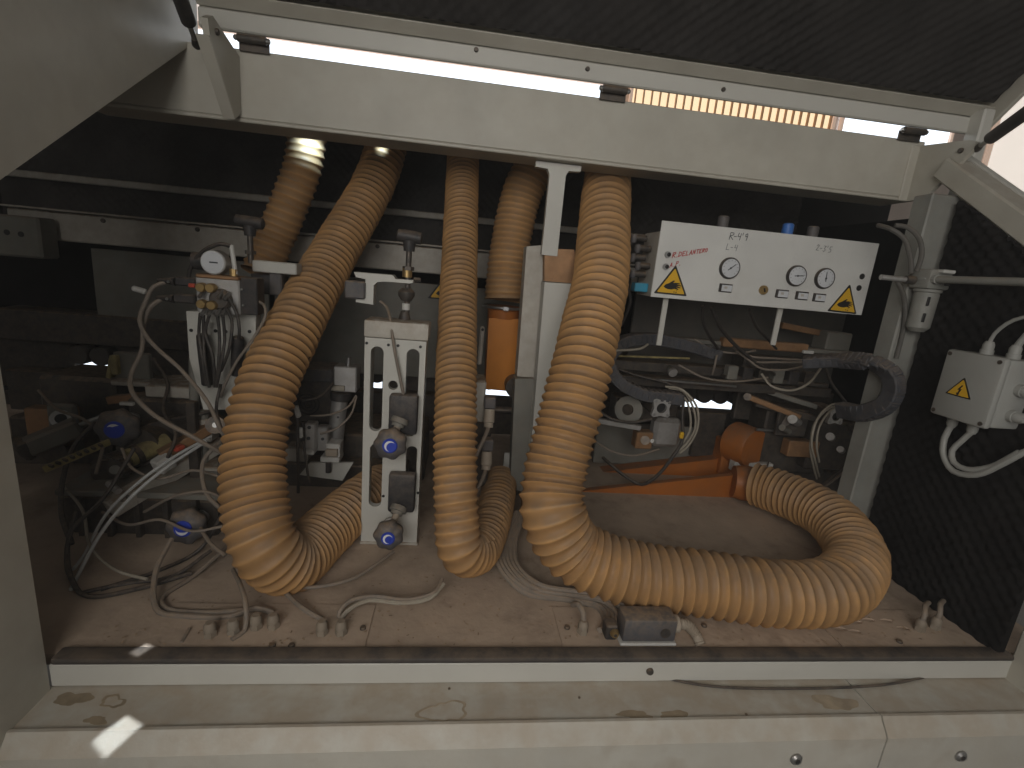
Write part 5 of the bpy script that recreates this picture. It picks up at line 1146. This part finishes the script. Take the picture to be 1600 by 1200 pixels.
wc([(cx, y1, zb_ - .02), (cx - .002, y1 + .004, zb_ - .05), (cx - .004, y1 - .006, zb_ - .085), (cx - .004, y1 - .035, zb_ - .11), (cx, y1 - .075, zb_ - .10), (cx + .005, y1 - .11, zb_ - .06), (cx + .012, y1 - .14, zb_ - .02), (cx + .03, y1 - .17, zb_ - 0.0)], 0.006, 'pale cable looping below the junction box, outer loop')
wc([(cx, y2, zb_ - .02), (cx - .002, y2 + .012, zb_ - .045), (cx - .004, y2 + .022, zb_ - .07), (cx - .004, y2 + .012, zb_ - .092), (cx - .002, y2 - .014, zb_ - .096), (cx + .004, y2 - .05, zb_ - .075), (cx + .008, y2 - .085, zb_ - .03)], 0.0055, 'pale cable looping below the junction box, inner loop')
# filter regulator on the post with its pipe
FXr = 1.055
p = at(1452, 460, Y=1.03)
t = thing('filter_regulator', (p.x, 1.03, at(1435, 518, Y=1.03).z), 'grey compressed-air filter with slotted bowl guard on the right post', 'filter')
zt2 = at(1455, 421, Y=1.03).z; zb2 = at(1435, 518, Y=1.03).z; hh = zt2 - zb2; xx = at(1445, 470, Y=1.03).x
MB().box((xx, 1.03, zt2 - 0.022), (0.058, 0.05, 0.044), 0.006, seg=2).build('head', 'post_grey', t)
MB().box((xx + 0.004, 1.003, zt2 - 0.004), (0.03, 0.02, 0.008), 0.002).build('top_clip', 'white_plastic', t)
MB().lathe((xx, 1.03, zt2 - 0.044), (0, 0, -(hh - 0.044)), [(0, 0.027), (0.06, 0.027), (0.08, 0.024), (0.9, 0.023), (1, 0.014)], 24).build('bowl_guard', 'post_grey', t)
for zf in (0.28, 0.66):
    MB().box((xx - 0.012, 1.0095, zt2 - 0.044 - (hh - 0.044) * zf), (0.006, 0.004, 0.020), 0.001).build('slot', 'print_black', t)
MB().box((xx + 0.02, 1.0055, zt2 - 0.026), (0.02, 0.008, 0.016), 0.002).build('dark_port', 'black_plastic', t)
a = Vector((FX - 0.045, 1.02, zt2 - 0.022))
MB().tube([a, a + Vector((0.004, -0.12, 0)), a + Vector((0.006, -0.24, 0)), a + Vector((0.030, -0.33, 0.0))], 0.008, 14).build('air_pipe', 'post_grey', None, 'pale horizontal air pipe running along the right foam wall', 'pipe')
MB().lathe(a + Vector((0, 0.012, 0)), (0, -0.035, 0), [(0, 0.013), (0.5, 0.013), (0.55, 0.0105), (1, 0.0105)], 8).build('pipe_nut', 'box_grey', t)
for pts, lab in (([(1432, 424, 1.02), (1440, 400, 1.02), (1436, 372, 1.03), (1418, 355, 1.05), (1398, 352, 1.06)], 'grey cable arching above the filter regulator'),
                 ([(1424, 428, 1.03), (1422, 400, 1.04), (1412, 372, 1.05), (1392, 358, 1.06), (1372, 352, 1.10)], 'second grey cable arching above the filter regulator'),
                 ([(1402, 440, 1.05), (1412, 462, 1.05), (1414, 500, 1.05), (1408, 530, 1.055), (1400, 560, 1.055)], 'grey cable running down the right post')):
    cable('cable', pts, 0.005, 'cable_dim', lab)
unit('branch_pipe', 'dim pipe running from the filter regulator to the left', 'pipe', at(1400, 437, Y=1.05), [('pipe', 'alu', rod(1376, 433, 1.052, 1428, 438, 1.04, 0.006)), ('union', 'dark_metal', rod(1415, 437, 1.042, 1428, 438, 1.04, 0.0095))])
# half-hidden warning sticker on the rear plate behind the thin hose
wt = thing('warning_sticker_plate', at(690, 470, Y=1.70), 'yellow hand warning sign half hidden behind the thin hose', 'sign')
warning(wt, at(694, 432, Y=1.705), at(722, 470, Y=1.705), at(668, 466, Y=1.705), YN, 'hand', 'sticker')
bpy.context.view_layer.update()

# ------------------------------------------------------------------ more rails and wiring under the panel
unit('valve_row', 'row of small dark valves on the rail under the panel', 'valve row', at(1190, 600, Y=1.44), [('rail', 'dark_metal', bar(1130, 588, 1.44, 1290, 602, 1.44, 0.03, 0.012))] +
    [('valve', ('grey_plate', 'black_plastic', 'dark_metal')[k % 3], bx(1138 + 24 * k, 572 + 2.0 * k, 1154 + 24 * k, 594 + 2.0 * k, 1.42, 0.03)) for k in range(6)])
unit('swing_arm', 'dusty brown swing arms behind the pale tube under the panel', 'arm', at(1230, 640, Y=1.45), [
    ('arm', 'bronze', bar(1165, 618, 1.46, 1250, 652, 1.4, 0.02, 0.018)), ('arm', 'grey_plate', bar(1200, 612, 1.46, 1290, 640, 1.4, 0.018, 0.016)), ('pivot', 'dark_metal', rod(1168, 620, 1.43, 1168, 620, 1.46, 0.012))])
unit('sensor_pair', 'pair of small pale sensors left of the second square flange', 'sensor', at(1245, 690, Y=1.38), [
    ('sensor', 'alu', rod(1238, 655, 1.36, 1246, 660, 1.41, 0.014)), ('sensor', 'grey_plate', rod(1222, 668, 1.36, 1232, 674, 1.41, 0.010)), ('bracket', 'dark_metal', bx(1215, 645, 1262, 682, 1.41, 0.015))])
for pts, m, r_, lab in [
    ([(960, 575, 1.42), (1000, 588, 1.40), (1045, 600, 1.38), (1075, 618, 1.36)], 'cable_black', 0.004, 'black cable along the guide rail towards the first square flange'),
    ([(1060, 570, 1.40), (1100, 590, 1.38), (1150, 596, 1.38), (1200, 590, 1.40)], 'cable', 0.0034, 'grey cable sagging along the guide rail'),
    ([(1085, 530, 1.42), (1110, 545, 1.39), (1150, 552, 1.38), (1180, 548, 1.40)], 'cable', 0.003, 'thin grey cable lying on the upper shelf'),
    ([(1290, 575, 1.36), (1300, 600, 1.33), (1315, 620, 1.32), (1330, 640, 1.33)], 'cable_black', 0.004, 'black cable inside the right chain loop'),
    ([(1325, 665, 1.34), (1340, 690, 1.33), (1330, 720, 1.33), (1300, 745, 1.34), (1280, 765, 1.32)], 'cable_black', 0.0045, 'black cable looping beside the second square flange'),
    ([(930, 690, 1.40), (955, 705, 1.38), (990, 712, 1.37), (1030, 702, 1.38)], 'cable', 0.0034, 'grey cable under the bronze block by the thickest hose')]:
    cable('cable', pts, r_, m, lab)
bpy.context.view_layer.update()
# ------------------------------------------------------------------ added haze, lifts the dark parts like lens flare
hz = MB().box((0.6, 0.0, 1.0), (9.8, 6.2, 4.2)).build('haze', 'paint', None, 'thin haze added through the whole scene in place of lens flare', 'haze', kind='stuff')
hm = bpy.data.materials.new('haze'); hm.use_nodes = True
hn = hm.node_tree.nodes; hn.remove(hn['Principled BSDF'])
hv = hn.new('ShaderNodeVolumePrincipled'); hv.inputs['Density'].default_value = 0.04; hv.inputs['Color'].default_value = (0.9, 0.9, 0.88, 1); hv.inputs['Anisotropy'].default_value = 0.3
hm.node_tree.links.new(hv.outputs[0], hn['Material Output'].inputs['Volume'])
hz.data.materials.clear(); hz.data.materials.append(hm)
